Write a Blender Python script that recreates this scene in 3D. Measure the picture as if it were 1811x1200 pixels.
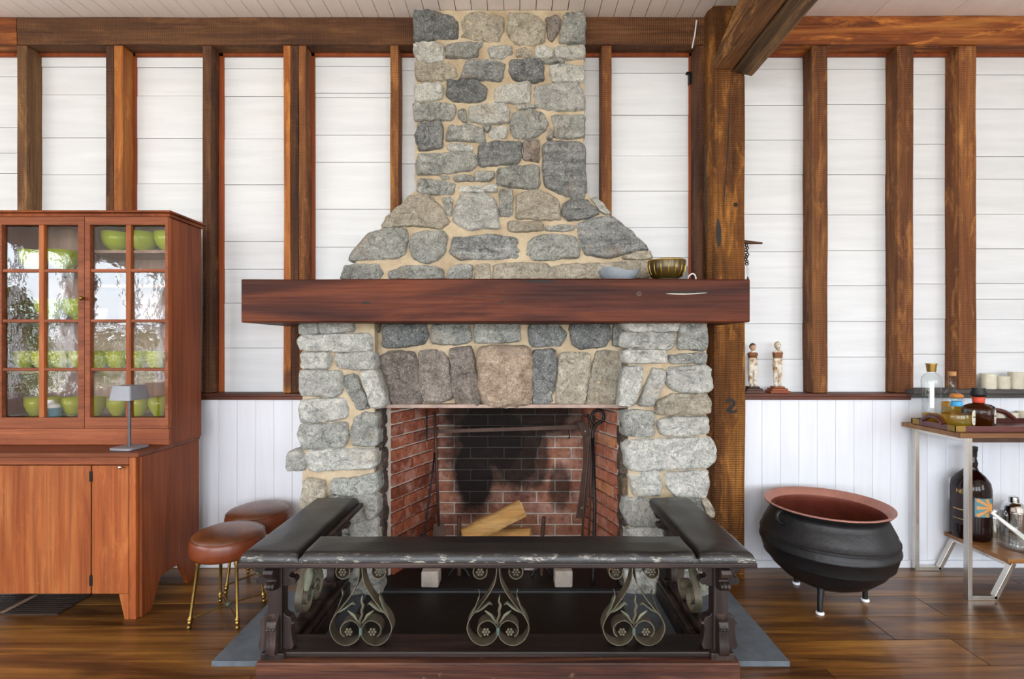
import bpy, bmesh, math, random
from mathutils import Vector, noise, Matrix
# ------------------------------------------------------------------ scene, camera, world, light, exposure
for o in list(bpy.data.objects): bpy.data.objects.remove(o, do_unlink=True)
S = bpy.context.scene
COL = S.collection
S.view_settings.view_transform = 'Standard'; S.view_settings.look = 'None'
S.view_settings.gamma = 1.0; S.view_settings.use_curve_mapping = False
S.view_settings.exposure = 0.2
F = 890.0; CX = 915.0; CY = 612.0; CZ = 1.25          # focal length and principal point in pixels of 1811x1200, eye height
cam = bpy.data.cameras.new('camera'); camo = bpy.data.objects.new('camera', cam); COL.objects.link(camo)
camo.location = (0, 0, CZ); camo.rotation_euler = (math.pi/2, 0, 0)
cam.sensor_width = 36; cam.lens = F/1811*36; cam.shift_x = (905.5-CX)/1811; cam.shift_y = (CY-600)/1811
cam.clip_start = 0.02
S.camera = camo

def nt_new(nt, t, **kw):
    n = nt.nodes.new(t)
    for k, v in kw.items(): setattr(n, k, v)
    return n
world = bpy.data.worlds.new('overcast_sky_ground_fill'); S.world = world; world.use_nodes = True
wn = world.node_tree; wn.nodes.clear()
tc = nt_new(wn, 'ShaderNodeTexCoord'); sx = nt_new(wn, 'ShaderNodeSeparateXYZ'); rp = nt_new(wn, 'ShaderNodeValToRGB')
bg = nt_new(wn, 'ShaderNodeBackground'); wo = nt_new(wn, 'ShaderNodeOutputWorld'); ma = nt_new(wn, 'ShaderNodeMath', operation='MULTIPLY_ADD')
ma.inputs[1].default_value = .5; ma.inputs[2].default_value = .5
wn.links.new(tc.outputs['Generated'], sx.inputs[0]); wn.links.new(sx.outputs[2], ma.inputs[0]); wn.links.new(ma.outputs[0], rp.inputs[0])
e = rp.color_ramp.elements
e[0].position = 0; e[0].color = (.72, .70, .66, 1)  # ground half kept bright, an added glow to lift the ceiling
e[1].position = .495; e[1].color = (.76, .76, .72, 1)
for p, c in ((.505, (.80, .87, .95, 1)), (1.0, (.94, .97, 1.0, 1))):
    q = e.new(p); q.color = c
wn.links.new(rp.outputs[0], bg.inputs[0]); bg.inputs[1].default_value = 11.0
wn.links.new(bg.outputs[0], wo.inputs[0])

ROOM = dict(x0=-4.5, x1=4.5, y0=-4.2, y1=2.95, h=3.112)
# window openings: (name, wall, a0, a1, z0, z1)
WINS = [('left', -2.9, -1.65, .75, 2.2), ('left', -1.48, -.28, .75, 2.2), ('left', -.1, 1.0, .75, 2.2),
        ('right', -2.9, -1.62, .75, 2.2), ('right', -1.4, -.12, .75, 2.2),
        ('rear', -3.9, -2.3, .5, 2.85), ('rear', -1.9, -.3, .5, 2.85), ('rear', .3, 1.9, .5, 2.85), ('rear', 2.3, 3.9, .5, 2.85)]
for i, (w, a0, a1, z0, z1) in enumerate(WINS):         # sampling portals for the sky in every window opening
    L = bpy.data.lights.new('window_portal', 'AREA'); L.shape = 'RECTANGLE'; L.size = a1-a0; L.size_y = z1-z0
    L.cycles.is_portal = True
    lo = bpy.data.objects.new('window_portal', L); COL.objects.link(lo)
    c = (a0+a1)/2; z = (z0+z1)/2
    if w == 'left': lo.location = (ROOM['x0']-.02, c, z); lo.rotation_euler = (math.pi/2, 0, -math.pi/2)
    elif w == 'right': lo.location = (ROOM['x1']+.02, c, z); lo.rotation_euler = (math.pi/2, 0, math.pi/2)
    else: lo.location = (c, ROOM['y0']-.02, z); lo.rotation_euler = (math.pi/2, 0, 0)

# ------------------------------------------------------------------ helpers
def P(px, py, D): return Vector(((px-CX)*D/F, D, CZ-(py-CY)*D/F))
def X(px, D): return (px-CX)*D/F
def Z(py, D): return CZ-(py-CY)*D/F
LOC = {}
class MB:
    def __init__(s): s.v = []; s.f = []
    def add(s, vs, fs):
        b = len(s.v); s.v += [Vector(v) for v in vs]; s.f += [tuple(b+i for i in f) for f in fs]; return s
    def box(s, x0, x1, y0, y1, z0, z1):
        return s.add([(x0,y0,z0),(x1,y0,z0),(x1,y1,z0),(x0,y1,z0),(x0,y0,z1),(x1,y0,z1),(x1,y1,z1),(x0,y1,z1)],
              [(0,3,2,1),(4,5,6,7),(0,1,5,4),(1,2,6,5),(2,3,7,6),(3,0,4,7)])
    def hexa(s, p): # 8 corners, bottom loop then top loop
        return s.add(p, [(0,3,2,1),(4,5,6,7),(0,1,5,4),(1,2,6,5),(2,3,7,6),(3,0,4,7)])
    def prism(s, poly, fn, a0, a1):
        n = len(poly)
        vs = [fn(u, v, a0) for u, v in poly] + [fn(u, v, a1) for u, v in poly]
        fs = [tuple(range(n-1, -1, -1)), tuple(range(n, 2*n))] + [(i, (i+1) % n, n+(i+1) % n, n+i) for i in range(n)]
        return s.add(vs, fs)
    def lathe(s, prof, c=(0,0,0), n=24, fn=None, caps=True):
        vs = []; fs = []
        for r, z in prof:
            for k in range(n):
                a = 2*math.pi*k/n
                rr = r*(fn(a, z) if fn else 1)
                vs.append((c[0]+rr*math.cos(a), c[1]+rr*math.sin(a), c[2]+z))
        m = len(prof)
        for i in range(m-1):
            for k in range(n):
                fs.append((i*n+k, i*n+(k+1) % n, (i+1)*n+(k+1) % n, (i+1)*n+k))
        if caps and prof[0][0] > 1e-5: fs.append(tuple(range(n-1, -1, -1)))
        if caps and prof[-1][0] > 1e-5: fs.append(tuple((m-1)*n+k for k in range(n)))
        return s.add(vs, fs)
    def tube(s, pts, r, n=8, closed=False):
        pts = [Vector(p) for p in pts]; m = len(pts); rs = r if isinstance(r, (list, tuple)) else [r]*m
        vs = []; up = None
        for i, p in enumerate(pts):
            if closed: t = pts[(i+1) % m]-pts[i-1]
            else: t = pts[min(i+1, m-1)]-pts[max(i-1, 0)]
            t.normalize()
            if up is None:
                up = Vector((0,0,1)) if abs(t.z) < .9 else Vector((1,0,0))
            sd = t.cross(up); sd.normalize(); up = sd.cross(t); up.normalize()
            for k in range(n):
                a = 2*math.pi*k/n; vs.append(p+(sd*math.cos(a)+up*math.sin(a))*rs[i])
        fs = []
        for i in range(m if closed else m-1):
            j = (i+1) % m
            for k in range(n): fs.append((i*n+k, i*n+(k+1) % n, j*n+(k+1) % n, j*n+k))
        if not closed: fs += [tuple(range(n-1, -1, -1)), tuple((m-1)*n+k for k in range(n))]
        return s.add(vs, fs)
    def ribbon(s, pts, axis, w, t):
        """flat bar following pts (closed cross-section), width w along axis, thickness t"""
        pts = [Vector(p) for p in pts]; axis = Vector(axis).normalized(); m = len(pts); vs = []
        for i, p in enumerate(pts):
            d = (pts[min(i+1, m-1)]-pts[max(i-1, 0)]).normalized(); nn = d.cross(axis).normalized()
            for a, b in ((0, -.5), (1, -.5), (1, .5), (0, .5)): vs.append(p+axis*w*a+nn*t*b)
        fs = []
        for i in range(m-1):
            for k in range(4): fs.append((i*4+k, i*4+(k+1) % 4, i*4+4+(k+1) % 4, i*4+4+k))
        fs += [(3,2,1,0), tuple((m-1)*4+k for k in range(4))]
        return s.add(vs, fs)
    def sphere(s, c, r, n=12, m=8, sc=(1,1,1)):
        prof = [(max(r*math.sin(math.pi*i/m), 0), -r*math.cos(math.pi*i/m)) for i in range(m+1)]
        b = len(s.v); s.lathe(prof, (0,0,0), n)
        for i in range(b, len(s.v)):
            q = s.v[i]; s.v[i] = Vector((c[0]+q.x*sc[0], c[1]+q.y*sc[1], c[2]+q.z*sc[2]))
        return s
    def rough(s, amp, sc, seed=0):
        for i, v in enumerate(s.v):
            s.v[i] = v + noise.noise_vector(v*sc+Vector((seed*7.3, seed*3.1, 0)))*amp
        return s
def empty(name, loc, label=None, cat=None, group=None):
    o = bpy.data.objects.new(name, None); COL.objects.link(o); o.location = loc; o.empty_display_size = .1
    LOC[o] = Vector(loc); tag(o, label, cat, group); return o
def tag(o, label=None, cat=None, group=None, kind=None):
    if label: o['label'] = label
    if cat: o['category'] = cat
    if group: o['group'] = group
    if kind: o['kind'] = kind
    return o
def build(name, mb, mat, parent=None, smooth=False, bevel=0, seg=2, label=None, cat=None, group=None, kind=None, sharp=None):
    me = bpy.data.meshes.new(name)
    if parent is not None: org = LOC[parent]
    else:
        lo = Vector((min(v.x for v in mb.v), min(v.y for v in mb.v), min(v.z for v in mb.v)))
        hi = Vector((max(v.x for v in mb.v), max(v.y for v in mb.v), max(v.z for v in mb.v)))
        org = Vector(((lo.x+hi.x)/2, (lo.y+hi.y)/2, lo.z))
    bm = bmesh.new(); vs = [bm.verts.new(v-org) for v in mb.v]
    for f in mb.f:
        try: bm.faces.new([vs[i] for i in f])
        except ValueError: pass
    bmesh.ops.remove_doubles(bm, verts=bm.verts, dist=1e-6)
    bmesh.ops.recalc_face_normals(bm, faces=bm.faces)
    bm.to_mesh(me); bm.free()
    if smooth:
        for p in me.polygons: p.use_smooth = True
        if sharp: me.set_sharp_from_angle(angle=math.radians(sharp))
    me.materials.append(mat)
    o = bpy.data.objects.new(name, me); COL.objects.link(o)
    if parent is None: o.location = org; LOC[o] = org
    else: o.parent = parent; LOC[o] = org
    if bevel:
        b = o.modifiers.new('bevel', 'BEVEL'); b.width = bevel; b.segments = seg; b.limit_method = 'ANGLE'; b.angle_limit = math.radians(40)
        if smooth is False and seg > 1:
            for p in me.polygons: p.use_smooth = True
            b.harden_normals = True
    tag(o, label, cat, group, kind); return o
def dup(o, loc=None, rotz=None, scale=None, label=None, parent=None):
    c = o.copy(); COL.objects.link(c)
    if parent is not None: c.parent = parent
    if loc is not None: c.location = loc
    if rotz is not None: c.rotation_euler = (0, 0, rotz)
    if scale is not None: c.scale = (scale,)*3 if not isinstance(scale, tuple) else scale
    if label: c['label'] = label
    for ch in list(o.children): dup(ch, parent=c)
    return c
def arc(c, r, a0, a1, n, fn):
    return [fn(c[0]+r*math.cos(math.radians(a0+(a1-a0)*i/n)), c[1]+r*math.sin(math.radians(a0+(a1-a0)*i/n))) for i in range(n+1)]
def spline(pts, k=6):
    pts = [Vector(p) for p in pts]; out = []
    for i in range(len(pts)-1):
        p0 = pts[max(i-1, 0)]; p1 = pts[i]; p2 = pts[i+1]; p3 = pts[min(i+2, len(pts)-1)]
        for j in range(k):
            t = j/k
            out.append(.5*((2*p1)+(p2-p0)*t+(2*p0-5*p1+4*p2-p3)*t*t+(3*p1-p0-3*p2+p3)*t**3))
    out.append(pts[-1]); return out

# ------------------------------------------------------------------ materials
def srgb(*c):
    if len(c) == 1:
        h = c[0]; c = [int(h[i:i+2], 16)/255 for i in (0, 2, 4)]
    return tuple(x/12.92 if x <= .04045 else ((x+.055)/1.055)**2.4 for x in c)+(1,)
class Mat:
    def __init__(s, name):
        s.m = bpy.data.materials.new(name); s.m.use_nodes = True; s.nt = s.m.node_tree
        s.b = s.nt.nodes['Principled BSDF']; s.out = s.nt.nodes['Material Output']
        s.tc = s.n('ShaderNodeTexCoord'); s.oi = s.n('ShaderNodeObjectInfo')
    def n(s, t, **kw): return nt_new(s.nt, t, **kw)
    def l(s, a, b): s.nt.links.new(a, b)
    def coord(s, scale=(1,1,1), rand=True, rot=None):
        mp = s.n('ShaderNodeMapping'); mp.inputs['Scale'].default_value = scale
        if rot: mp.inputs['Rotation'].default_value = rot
        if rand:
            v = s.n('ShaderNodeVectorMath', operation='SCALE'); cm = s.n('ShaderNodeCombineXYZ')
            for i in range(3): s.l(s.oi.outputs['Random'], cm.inputs[i])
            v.inputs['Scale'].default_value = 37.0; s.l(cm.outputs[0], v.inputs[0])
            ad = s.n('ShaderNodeVectorMath', operation='ADD'); s.l(s.tc.outputs['Object'], ad.inputs[0]); s.l(v.outputs[0], ad.inputs[1])
            s.l(ad.outputs[0], mp.inputs[0])
        else: s.l(s.tc.outputs['Object'], mp.inputs[0])
        return mp.outputs[0]
    def noise(s, co, scale, detail=6, rough=.6, dist=0):
        n = s.n('ShaderNodeTexNoise'); n.inputs['Scale'].default_value = scale; n.inputs['Detail'].default_value = detail
        n.inputs['Roughness'].default_value = rough; n.inputs['Distortion'].default_value = dist; s.l(co, n.inputs['Vector']); return n.outputs['Fac']
    def voro(s, co, scale, feature='F1', out='Distance'):
        n = s.n('ShaderNodeTexVoronoi', feature=feature); n.inputs['Scale'].default_value = scale; s.l(co, n.inputs['Vector']); return n.outputs[out]
    def ramp(s, fac, stops):
        r = s.n('ShaderNodeValToRGB'); el = r.color_ramp.elements
        while len(el) > 1: el.remove(el[-1])
        el[0].position = stops[0][0]; el[0].color = stops[0][1]
        for p, c in stops[1:]:
            q = el.new(p); q.color = c
        s.l(fac, r.inputs[0]); return r.outputs[0]
    def mix(s, fac, a, b, mode='MIX'):
        m = s.n('ShaderNodeMix', data_type='RGBA', blend_type=mode)
        for sock, v in ((m.inputs['Factor'], fac), (m.inputs['A'], a), (m.inputs['B'], b)):
            pass
        f, A, B = m.inputs[0], m.inputs[6], m.inputs[7]
        for sock, v in ((f, fac), (A, a), (B, b)):
            if hasattr(v, 'is_output'): s.l(v, sock)
            else: sock.default_value = v
        return m.outputs[2]
    def math(s, op, a, b=None, c=None, clamp=False):
        m = s.n('ShaderNodeMath', operation=op, use_clamp=clamp)
        for i, v in enumerate((a, b, c)):
            if v is None: continue
            if hasattr(v, 'is_output'): s.l(v, m.inputs[i])
            else: m.inputs[i].default_value = v
        return m.outputs[0]
    def sep(s, co):
        n = s.n('ShaderNodeSeparateXYZ'); s.l(co, n.inputs[0]); return n.outputs
    def bump(s, h, strength=.3, dist=.01, prev=None):
        b = s.n('ShaderNodeBump'); b.inputs['Strength'].default_value = strength; b.inputs['Distance'].default_value = dist
        s.l(h, b.inputs['Height'])
        if prev: s.l(prev, b.inputs['Normal'])
        return b.outputs[0]
    def set(s, col=None, rough=None, normal=None, **kw):
        def put(k, v):
            if hasattr(v, 'is_output'): s.l(v, s.b.inputs[k])
            else: s.b.inputs[k].default_value = v
        if col is not None: put('Base Color', col)
        if rough is not None: put('Roughness', rough)
        if normal is not None: s.l(normal, s.b.inputs['Normal'])
        for k, v in kw.items(): put(k.replace('_', ' '), v)
        return s.m
def plain(name, col, rough=.5, metal=0, var=.12, bumps=0, bscale=60, **kw):
    m = Mat(name); co = m.coord((1,1,1))
    n = m.noise(co, 14, 5); lo = tuple(c*(1-var) for c in col[:3])+(1,); hi = tuple(min(1, c*(1+var)) for c in col[:3])+(1,)
    c = m.ramp(n, [(.3, lo), (.7, hi)])
    nm = m.bump(m.noise(co, bscale, 4), bumps, .004) if bumps else None
    return m.set(c, rough, nm, Metallic=metal, **kw)
def wood(name, dark, mid, light, axis='X', rough=.55, bump=.25, coat=0, saw=0, contrast=1.0, fine=.35, knots=False, scale=1.0, wear=None, rustic=0, spec=.4):
    m = Mat(name); ai = 'XYZ'.index(axis)
    def sc(a, b): v = [b*scale]*3; v[ai] = a*scale; return tuple(v)
    co = m.coord(sc(.55, 6)); big = m.noise(co, 1.6, 8, .62, .9)
    co2 = m.coord(sc(2.2, 95)); fin = m.noise(co2, 1.0, 5, .6, .2)
    co3 = m.coord(sc(.9, 2.2)); pat = m.noise(co3, 1.4, 4, .5)
    c = m.ramp(big, [(.5-.2/contrast, dark), (.5, mid), (.5+.2/contrast, light)])
    c = m.mix(m.ramp(pat, [(.35, (.45,.45,.45,1)), (.65, (0,0,0,1))]), c, dark)
    c = m.mix(fine, c, m.ramp(fin, [(.3, (.2,.2,.2,1)), (.6, (1.1,1.1,1.1,1))]), 'MULTIPLY')
    if rustic:
        co4 = m.coord(sc(.8, 34)); crk = m.noise(co4, 1.0, 6, .7, .5)
        c = m.mix(m.ramp(crk, [(.27, (.85,.85,.85,1)), (.36, (0,0,0,1))]), c, tuple(x*.3 for x in dark[:3])+(1,))
        blot = m.noise(m.coord(sc(1.6, 7)), 2.2, 7, .7, .6)
        c = m.mix(m.ramp(blot, [(.53, (0,0,0,1)), (.68, (.8*rustic,)*3+(1,))]), c, tuple(min(1, x*1.45) for x in light[:3])+(1,))
        fle = m.noise(m.coord(sc(30, 60)), 2.0, 4, .7); c = m.mix(m.ramp(fle, [(.66, (0,0,0,1)), (.72, (.35,)*3+(1,))]), c, tuple(min(1, x*1.9) for x in light[:3])+(1,))
    tone = m.math('MULTIPLY_ADD', m.oi.outputs['Random'], .4, .8)
    tn = m.n('ShaderNodeCombineColor')
    for i in range(3): m.l(tone, tn.inputs[i])
    c = m.mix(1.0, c, tn.outputs[0], 'MULTIPLY')
    h = m.math('ADD', m.math('MULTIPLY', fin, .6), big)
    if knots:
        v = m.voro(m.coord(sc(1.5, 3.2)), 1.0)
        k = m.ramp(v, [(.06, (1,1,1,1)), (.13, (.0,.0,.0,1))])
        c = m.mix(m.math('MULTIPLY', k, .75), c, tuple(x*.35 for x in dark[:3])+(1,))
    if saw:
        w = m.n('ShaderNodeTexWave', bands_direction=axis); w.inputs['Scale'].default_value = 26; w.inputs['Distortion'].default_value = 2.5
        w.inputs['Detail'].default_value = 3; m.l(m.tc.outputs['Object'], w.inputs['Vector'])
        h = m.math('ADD', h, m.math('MULTIPLY', w.outputs['Fac'], saw))
        c = m.mix(.35*min(saw*1.6, 1), c, m.ramp(w.outputs['Fac'], [(.0, (.35,.3,.28,1)), (.5, (1.1,1.1,1.1,1))]), 'MULTIPLY')
    if rustic: h = m.math('ADD', h, m.math('MULTIPLY', crk, 1.2))
    if wear:
        wn_ = m.noise(m.coord((3,3,3)), 6, 8, .7); c = m.mix(m.ramp(wn_, [(.62, (0,0,0,1)), (.7, (.8,.8,.8,1))]), c, wear)
    nm = m.bump(h, bump, .006)
    rr = m.ramp(fin, [(.2, (rough+.12,)*3+(1,)), (.8, (rough-.08,)*3+(1,))])
    kw = dict(Coat_Weight=coat, Coat_Roughness=.12) if coat else {}
    kw['Specular_IOR_Level'] = spec
    return m.set(c, rr, nm, **kw)
def stonemat(name, a, b, fleck_d, fleck_l, strata=0, rough=.9):
    m = Mat(name); co = m.coord((1,1,1)); rnd = m.oi.outputs['Random']
    patch = m.noise(co, 9, 6, .65, .4); fine = m.noise(co, 150, 3, .7); mid = m.noise(co, 42, 5, .7)
    c = m.ramp(patch, [(.32, a), (.68, b)])
    c = m.mix(m.ramp(fine, [(.30, (.85,.85,.85,1)), (.46, (0,0,0,1))]), c, fleck_d)
    c = m.mix(m.ramp(fine, [(.55, (0,0,0,1)), (.70, (.9,.9,.9,1))]), c, fleck_l)
    c = m.mix(m.ramp(mid, [(.33, (.55,.55,.55,1)), (.5, (0,0,0,1))]), c, fleck_d)
    h = m.math('ADD', m.math('MULTIPLY', mid, .9), m.math('MULTIPLY', fine, .35))
    if strata:
        cs = m.coord((2, 2, 30), rot=(0, .25, 0)); st = m.noise(cs, 1.5, 5, .6, .3)
        c = m.mix(strata, c, m.ramp(st, [(.35, (.4,.4,.42,1)), (.65, (1.15,1.15,1.15,1))]), 'MULTIPLY'); h = m.math('ADD', h, m.math('MULTIPLY', st, .8))
    cv = m.noise(co, 24, 7, .75, .8); c = m.mix(m.ramp(cv, [(.33, (.6,.6,.6,1)), (.44, (0,0,0,1))]), c, tuple(v*.5 for v in fleck_d[:3])+(1,)); c = m.mix(m.ramp(cv, [(.55, (0,0,0,1)), (.68, (.5,.5,.5,1))]), c, fleck_l)  # recess shading painted into the colour, raised spots lightened
    rust = m.noise(co, 5, 4, .6); c = m.mix(m.ramp(rust, [(.58, (0,0,0,1)), (.75, (.35,.35,.35,1))]), c, srgb('a98c66'))
    tone = m.math('MULTIPLY_ADD', rnd, .36, .98); tn = m.n('ShaderNodeCombineColor')
    for i in range(3): m.l(tone, tn.inputs[i])
    c = m.mix(1.0, c, tn.outputs[0], 'MULTIPLY')
    big = m.voro(m.coord((1, 1, 1.6)), 22)
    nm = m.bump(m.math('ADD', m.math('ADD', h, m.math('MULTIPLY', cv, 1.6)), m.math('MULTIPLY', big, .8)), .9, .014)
    return m.set(c, rough, nm, Specular_IOR_Level=.25)
M = {}
W = (1,1,1,1)
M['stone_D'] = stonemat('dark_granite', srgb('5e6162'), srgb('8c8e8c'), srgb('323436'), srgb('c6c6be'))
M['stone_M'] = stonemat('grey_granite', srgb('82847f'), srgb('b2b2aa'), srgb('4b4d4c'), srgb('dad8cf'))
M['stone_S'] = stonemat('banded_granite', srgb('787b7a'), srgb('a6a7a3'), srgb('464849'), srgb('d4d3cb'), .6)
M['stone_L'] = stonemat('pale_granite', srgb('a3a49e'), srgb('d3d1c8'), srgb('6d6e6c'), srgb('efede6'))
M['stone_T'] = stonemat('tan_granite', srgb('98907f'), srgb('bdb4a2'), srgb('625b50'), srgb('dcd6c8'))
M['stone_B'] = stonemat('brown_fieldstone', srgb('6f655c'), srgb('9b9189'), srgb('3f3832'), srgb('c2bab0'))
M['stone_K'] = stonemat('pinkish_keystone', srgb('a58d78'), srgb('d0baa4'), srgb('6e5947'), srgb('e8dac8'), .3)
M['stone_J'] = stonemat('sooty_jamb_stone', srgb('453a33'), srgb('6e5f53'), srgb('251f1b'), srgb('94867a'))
def mortar():
    m = Mat('sandy_mortar'); co = m.coord((1,1,1), False); n = m.noise(co, 8, 6, .6); f = m.noise(co, 160, 3, .7)
    c = m.ramp(n, [(.3, srgb('a89479')), (.7, srgb('d0bfa2'))])
    c = m.mix(m.ramp(f, [(.3, (.5,.5,.5,1)), (.45, (0,0,0,1))]), c, srgb('8c7b62'))
    return m.set(c, .95, m.bump(m.math('ADD', f, m.noise(co, 40, 4)), .6, .006), Specular_IOR_Level=.2)
M['mortar'] = mortar()
def soot_mask(m):
    co = m.tc.outputs['Object']; x, y, z = m.sep(co)      # object origin: floor at the middle of the fireplace front
    wob = m.math('MULTIPLY_ADD', m.noise(co, 7, 6, .65), .9, -.45)
    tot = None
    for (px, py, rx, rz, st) in ((838, 835, 34, 66, 1), (872, 770, 62, 62, 1), (915, 765, 44, 95, .97), (905, 735, 110, 40, .95), (870, 790, 75, 70, .9), (990, 860, 17, 34, .75), (985, 745, 60, 22, .7), (945, 800, 24, 60, .85), (830, 745, 40, 40, .55)):
        u = m.math('DIVIDE', m.math('SUBTRACT', x, (px-915)*3.07/890+.06), rx*3.07/890)
        w = m.math('DIVIDE', m.math('SUBTRACT', z, 1.25-(py-612)*3.07/890), rz*3.07/890)
        d = m.math('SQRT', m.math('ADD', m.math('MULTIPLY', u, u), m.math('MULTIPLY', w, w)))
        d = m.math('ADD', d, wob)
        k = m.math('MULTIPLY', m.math('MULTIPLY_ADD', d, -1.9, 2.75, clamp=True), st)
        tot = k if tot is None else m.math('MAXIMUM', tot, k)
    return m.math('MULTIPLY', tot, m.ramp(y, [(.46, (0,0,0,1)), (.53, W)]))
def brick(name, cs, ash=0):
    m = Mat(name); co = m.coord((1,1,1)); r = m.oi.outputs['Random']
    c = m.ramp(r, [(0, cs[0]), (.35, cs[1]), (.7, cs[2]), (.95, cs[3])])
    n = m.noise(co, 26, 6, .65); c = m.mix(m.ramp(n, [(.35, (.6,.6,.6,1)), (.55, (0,0,0,1))]), c, tuple(v*.45 for v in cs[0][:3])+(1,))
    n2 = m.noise(co, 9, 6, .7); c = m.mix(m.ramp(n2, [(.5, (0,0,0,1)), (.72, (.55+ash,)*3+(1,))]), c, srgb('c9a596'))
    c = m.mix(m.math('MULTIPLY', soot_mask(m), .98), c, srgb('0c0a09'))
    return m.set(c, .88, m.bump(m.math('ADD', n, m.noise(co, 120, 3)), .5, .006), Specular_IOR_Level=.25)
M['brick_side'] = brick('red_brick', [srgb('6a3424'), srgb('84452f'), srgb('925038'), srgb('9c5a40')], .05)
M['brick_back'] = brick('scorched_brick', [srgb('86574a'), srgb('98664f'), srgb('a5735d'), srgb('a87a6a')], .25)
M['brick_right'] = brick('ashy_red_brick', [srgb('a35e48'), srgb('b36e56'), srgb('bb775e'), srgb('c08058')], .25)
def bmort():
    m = Mat('firebox_mortar'); co = m.coord((1,1,1), False); n = m.noise(co, 12, 6)
    c = m.ramp(n, [(.3, srgb('b0a297')), (.7, srgb('d2c6ba'))]); c = m.mix(m.math('MULTIPLY', soot_mask(m), .95), c, srgb('1a1613'))
    return m.set(c, .95, m.bump(m.noise(co, 90, 4), .5, .005), Specular_IOR_Level=.2)
M['brick_mortar'] = bmort()
def boards(name, lo, hi, axis, rough=.45):
    m = Mat(name); v = [9]*3; v['XYZ'.index(axis)] = .8
    co = m.coord(tuple(v)); n = m.noise(co, 2, 7, .6, .4); big = m.noise(m.coord((2,2,2)), 3, 3)
    c = m.ramp(n, [(.25, lo), (.7, hi)])
    c = m.mix(m.ramp(big, [(.6, (0,0,0,1)), (.8, (.12,.12,.12,1))]), c, lo)
    return m.set(c, rough, m.bump(n, .22, .004))
M['white_board'] = boards('white_painted_board', srgb('d0d3d6'), srgb('dfe2e5'), 'X')
M['white_bead'] = boards('white_wainscot_paint', srgb('d8dbe2'), srgb('e2e5ec'), 'Z')
M['ceil'] = boards('blush_white_ceiling_paint', srgb('efe6e1'), srgb('f6efea'), 'Y')
M['plaster'] = plain('white_plaster', srgb('e9e7e2'), .8, var=.02)
M['gapdark'] = plain('board_gap', srgb('b9b6b0'), .9, var=.05)
M['beam'] = wood('dark_brown_beam', srgb('4a2c1a'), srgb('6b4527'), srgb('8a5f3a'), 'X', .75, .6, saw=.8, rustic=.5, fine=.5)
M['beam_orange'] = wood('hewn_orange_beam', srgb('54270c'), srgb('8a4a1c'), srgb('b57434'), 'X', .7, .9, contrast=1.4, rustic=1, fine=.5)
M['stud'] = wood('brown_stud', srgb('4e2a12'), srgb('7a4822'), srgb('a06c38'), 'Z', .7, .6, saw=.5, rustic=.8, fine=.5)
M['stud_dark'] = wood('dark_weathered_stud', srgb('382014'), srgb('57341f'), srgb('7c5433'), 'Z', .75, .6, saw=.6, rustic=.6, fine=.5)
M['stud_orange'] = wood('orange_pine_stud', srgb('74390f'), srgb('a66224'), srgb('c58339'), 'Z', .6, .4, saw=.3, rustic=.6, fine=.45, knots=True)
M['stud_tan'] = wood('tan_worn_stud', srgb('64432a'), srgb('8b643e'), srgb('a98052'), 'Z', .75, .5, saw=.6, rustic=.6, fine=.5)
M['redstrip'] = wood('red_painted_strip', srgb('70300f'), srgb('92441a'), srgb('a5551f'), 'Z', .55, .15, fine=.2)
M['post'] = wood('old_brown_post', srgb('54300f'), srgb('875322'), srgb('b07634'), 'Z', .7, .9, saw=.9, contrast=1.3, rustic=1, fine=.55)
M['tie'] = wood('weathered_tie_beam', srgb('54361c'), srgb('8a5e36'), srgb('b5834a'), 'Y', .75, .9, contrast=1.4, rustic=1, fine=.55)
M['tie_grey'] = wood('grey_brown_tie_plank', srgb('4c3826'), srgb('7b5f40'), srgb('a3835c'), 'Y', .8, .9, contrast=1.4, rustic=.8, fine=.6)
M['ledge'] = wood('red_brown_ledge', srgb('3a1a10'), srgb('5c2c1a'), srgb('7a4226'), 'X', .5, .2)
M['ledge_grey'] = wood('grey_weathered_shelf', srgb('3a3735'), srgb('575350'), srgb('76716c'), 'X', .8, .5)
M['mantel'] = wood('mahogany_red_mantel', srgb('30120a'), srgb('512313'), srgb('753a1d'), 'X', .5, .25, knots=True, fine=.5, contrast=1.2, spec=.2)
M['cab'] = wood('red_brown_cabinet_front', srgb('7a3a1a'), srgb('9c5429'), srgb('b4703d'), 'Z', .5, .12, fine=.4, knots=True, spec=.25, rustic=.3)
M['cab_h'] = wood('red_brown_cabinet_rail', srgb('743a20'), srgb('905032'), srgb('a76341'), 'X', .5, .12, fine=.4, spec=.25, rustic=.25)
M['cab_side'] = wood('dark_red_cabinet_side', srgb('632d12'), srgb('84431f'), srgb('975228'), 'Z', .5, .1, fine=.35, spec=.25)
M['cab_top'] = wood('worn_cabinet_counter', srgb('552a16'), srgb('764024'), srgb('935636'), 'X', .4, .1, fine=.35, spec=.25)
M['cab_in'] = wood('cabinet_inside', srgb('7c6353'), srgb('967a6a'), srgb('a8897a'), 'Z', .7, .1, fine=.2)
M['floor'] = wood('oiled_walnut_floor', srgb('402309'), srgb('7c5022'), srgb('ab7834'), 'X', .34, .06, coat=.18, fine=.5, contrast=1.4, scale=.8, knots=True)
M['slate'] = plain('blue_grey_slate', srgb('5a626a'), .6, var=.25, bumps=.25, bscale=40)
M['soot'] = plain('soot_and_shade_black', srgb('100f0e'), .55, var=.5, bumps=.35, bscale=25)  # soot black, deepened to include the shade inside the fender
M['brass'] = plain('aged_brass', srgb('8f7440'), .38, 1, .3, .1)
M['verd'] = plain('verdigris_brass', srgb('55665c'), .6, .3, .25, .1)
M['iron'] = plain('black_wrought_iron', srgb('1c1b1b'), .45, .6, .3, .25)
M['iron_brown'] = plain('rusty_brown_iron', srgb('4b352b'), .6, .4, .3, .3)
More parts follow.
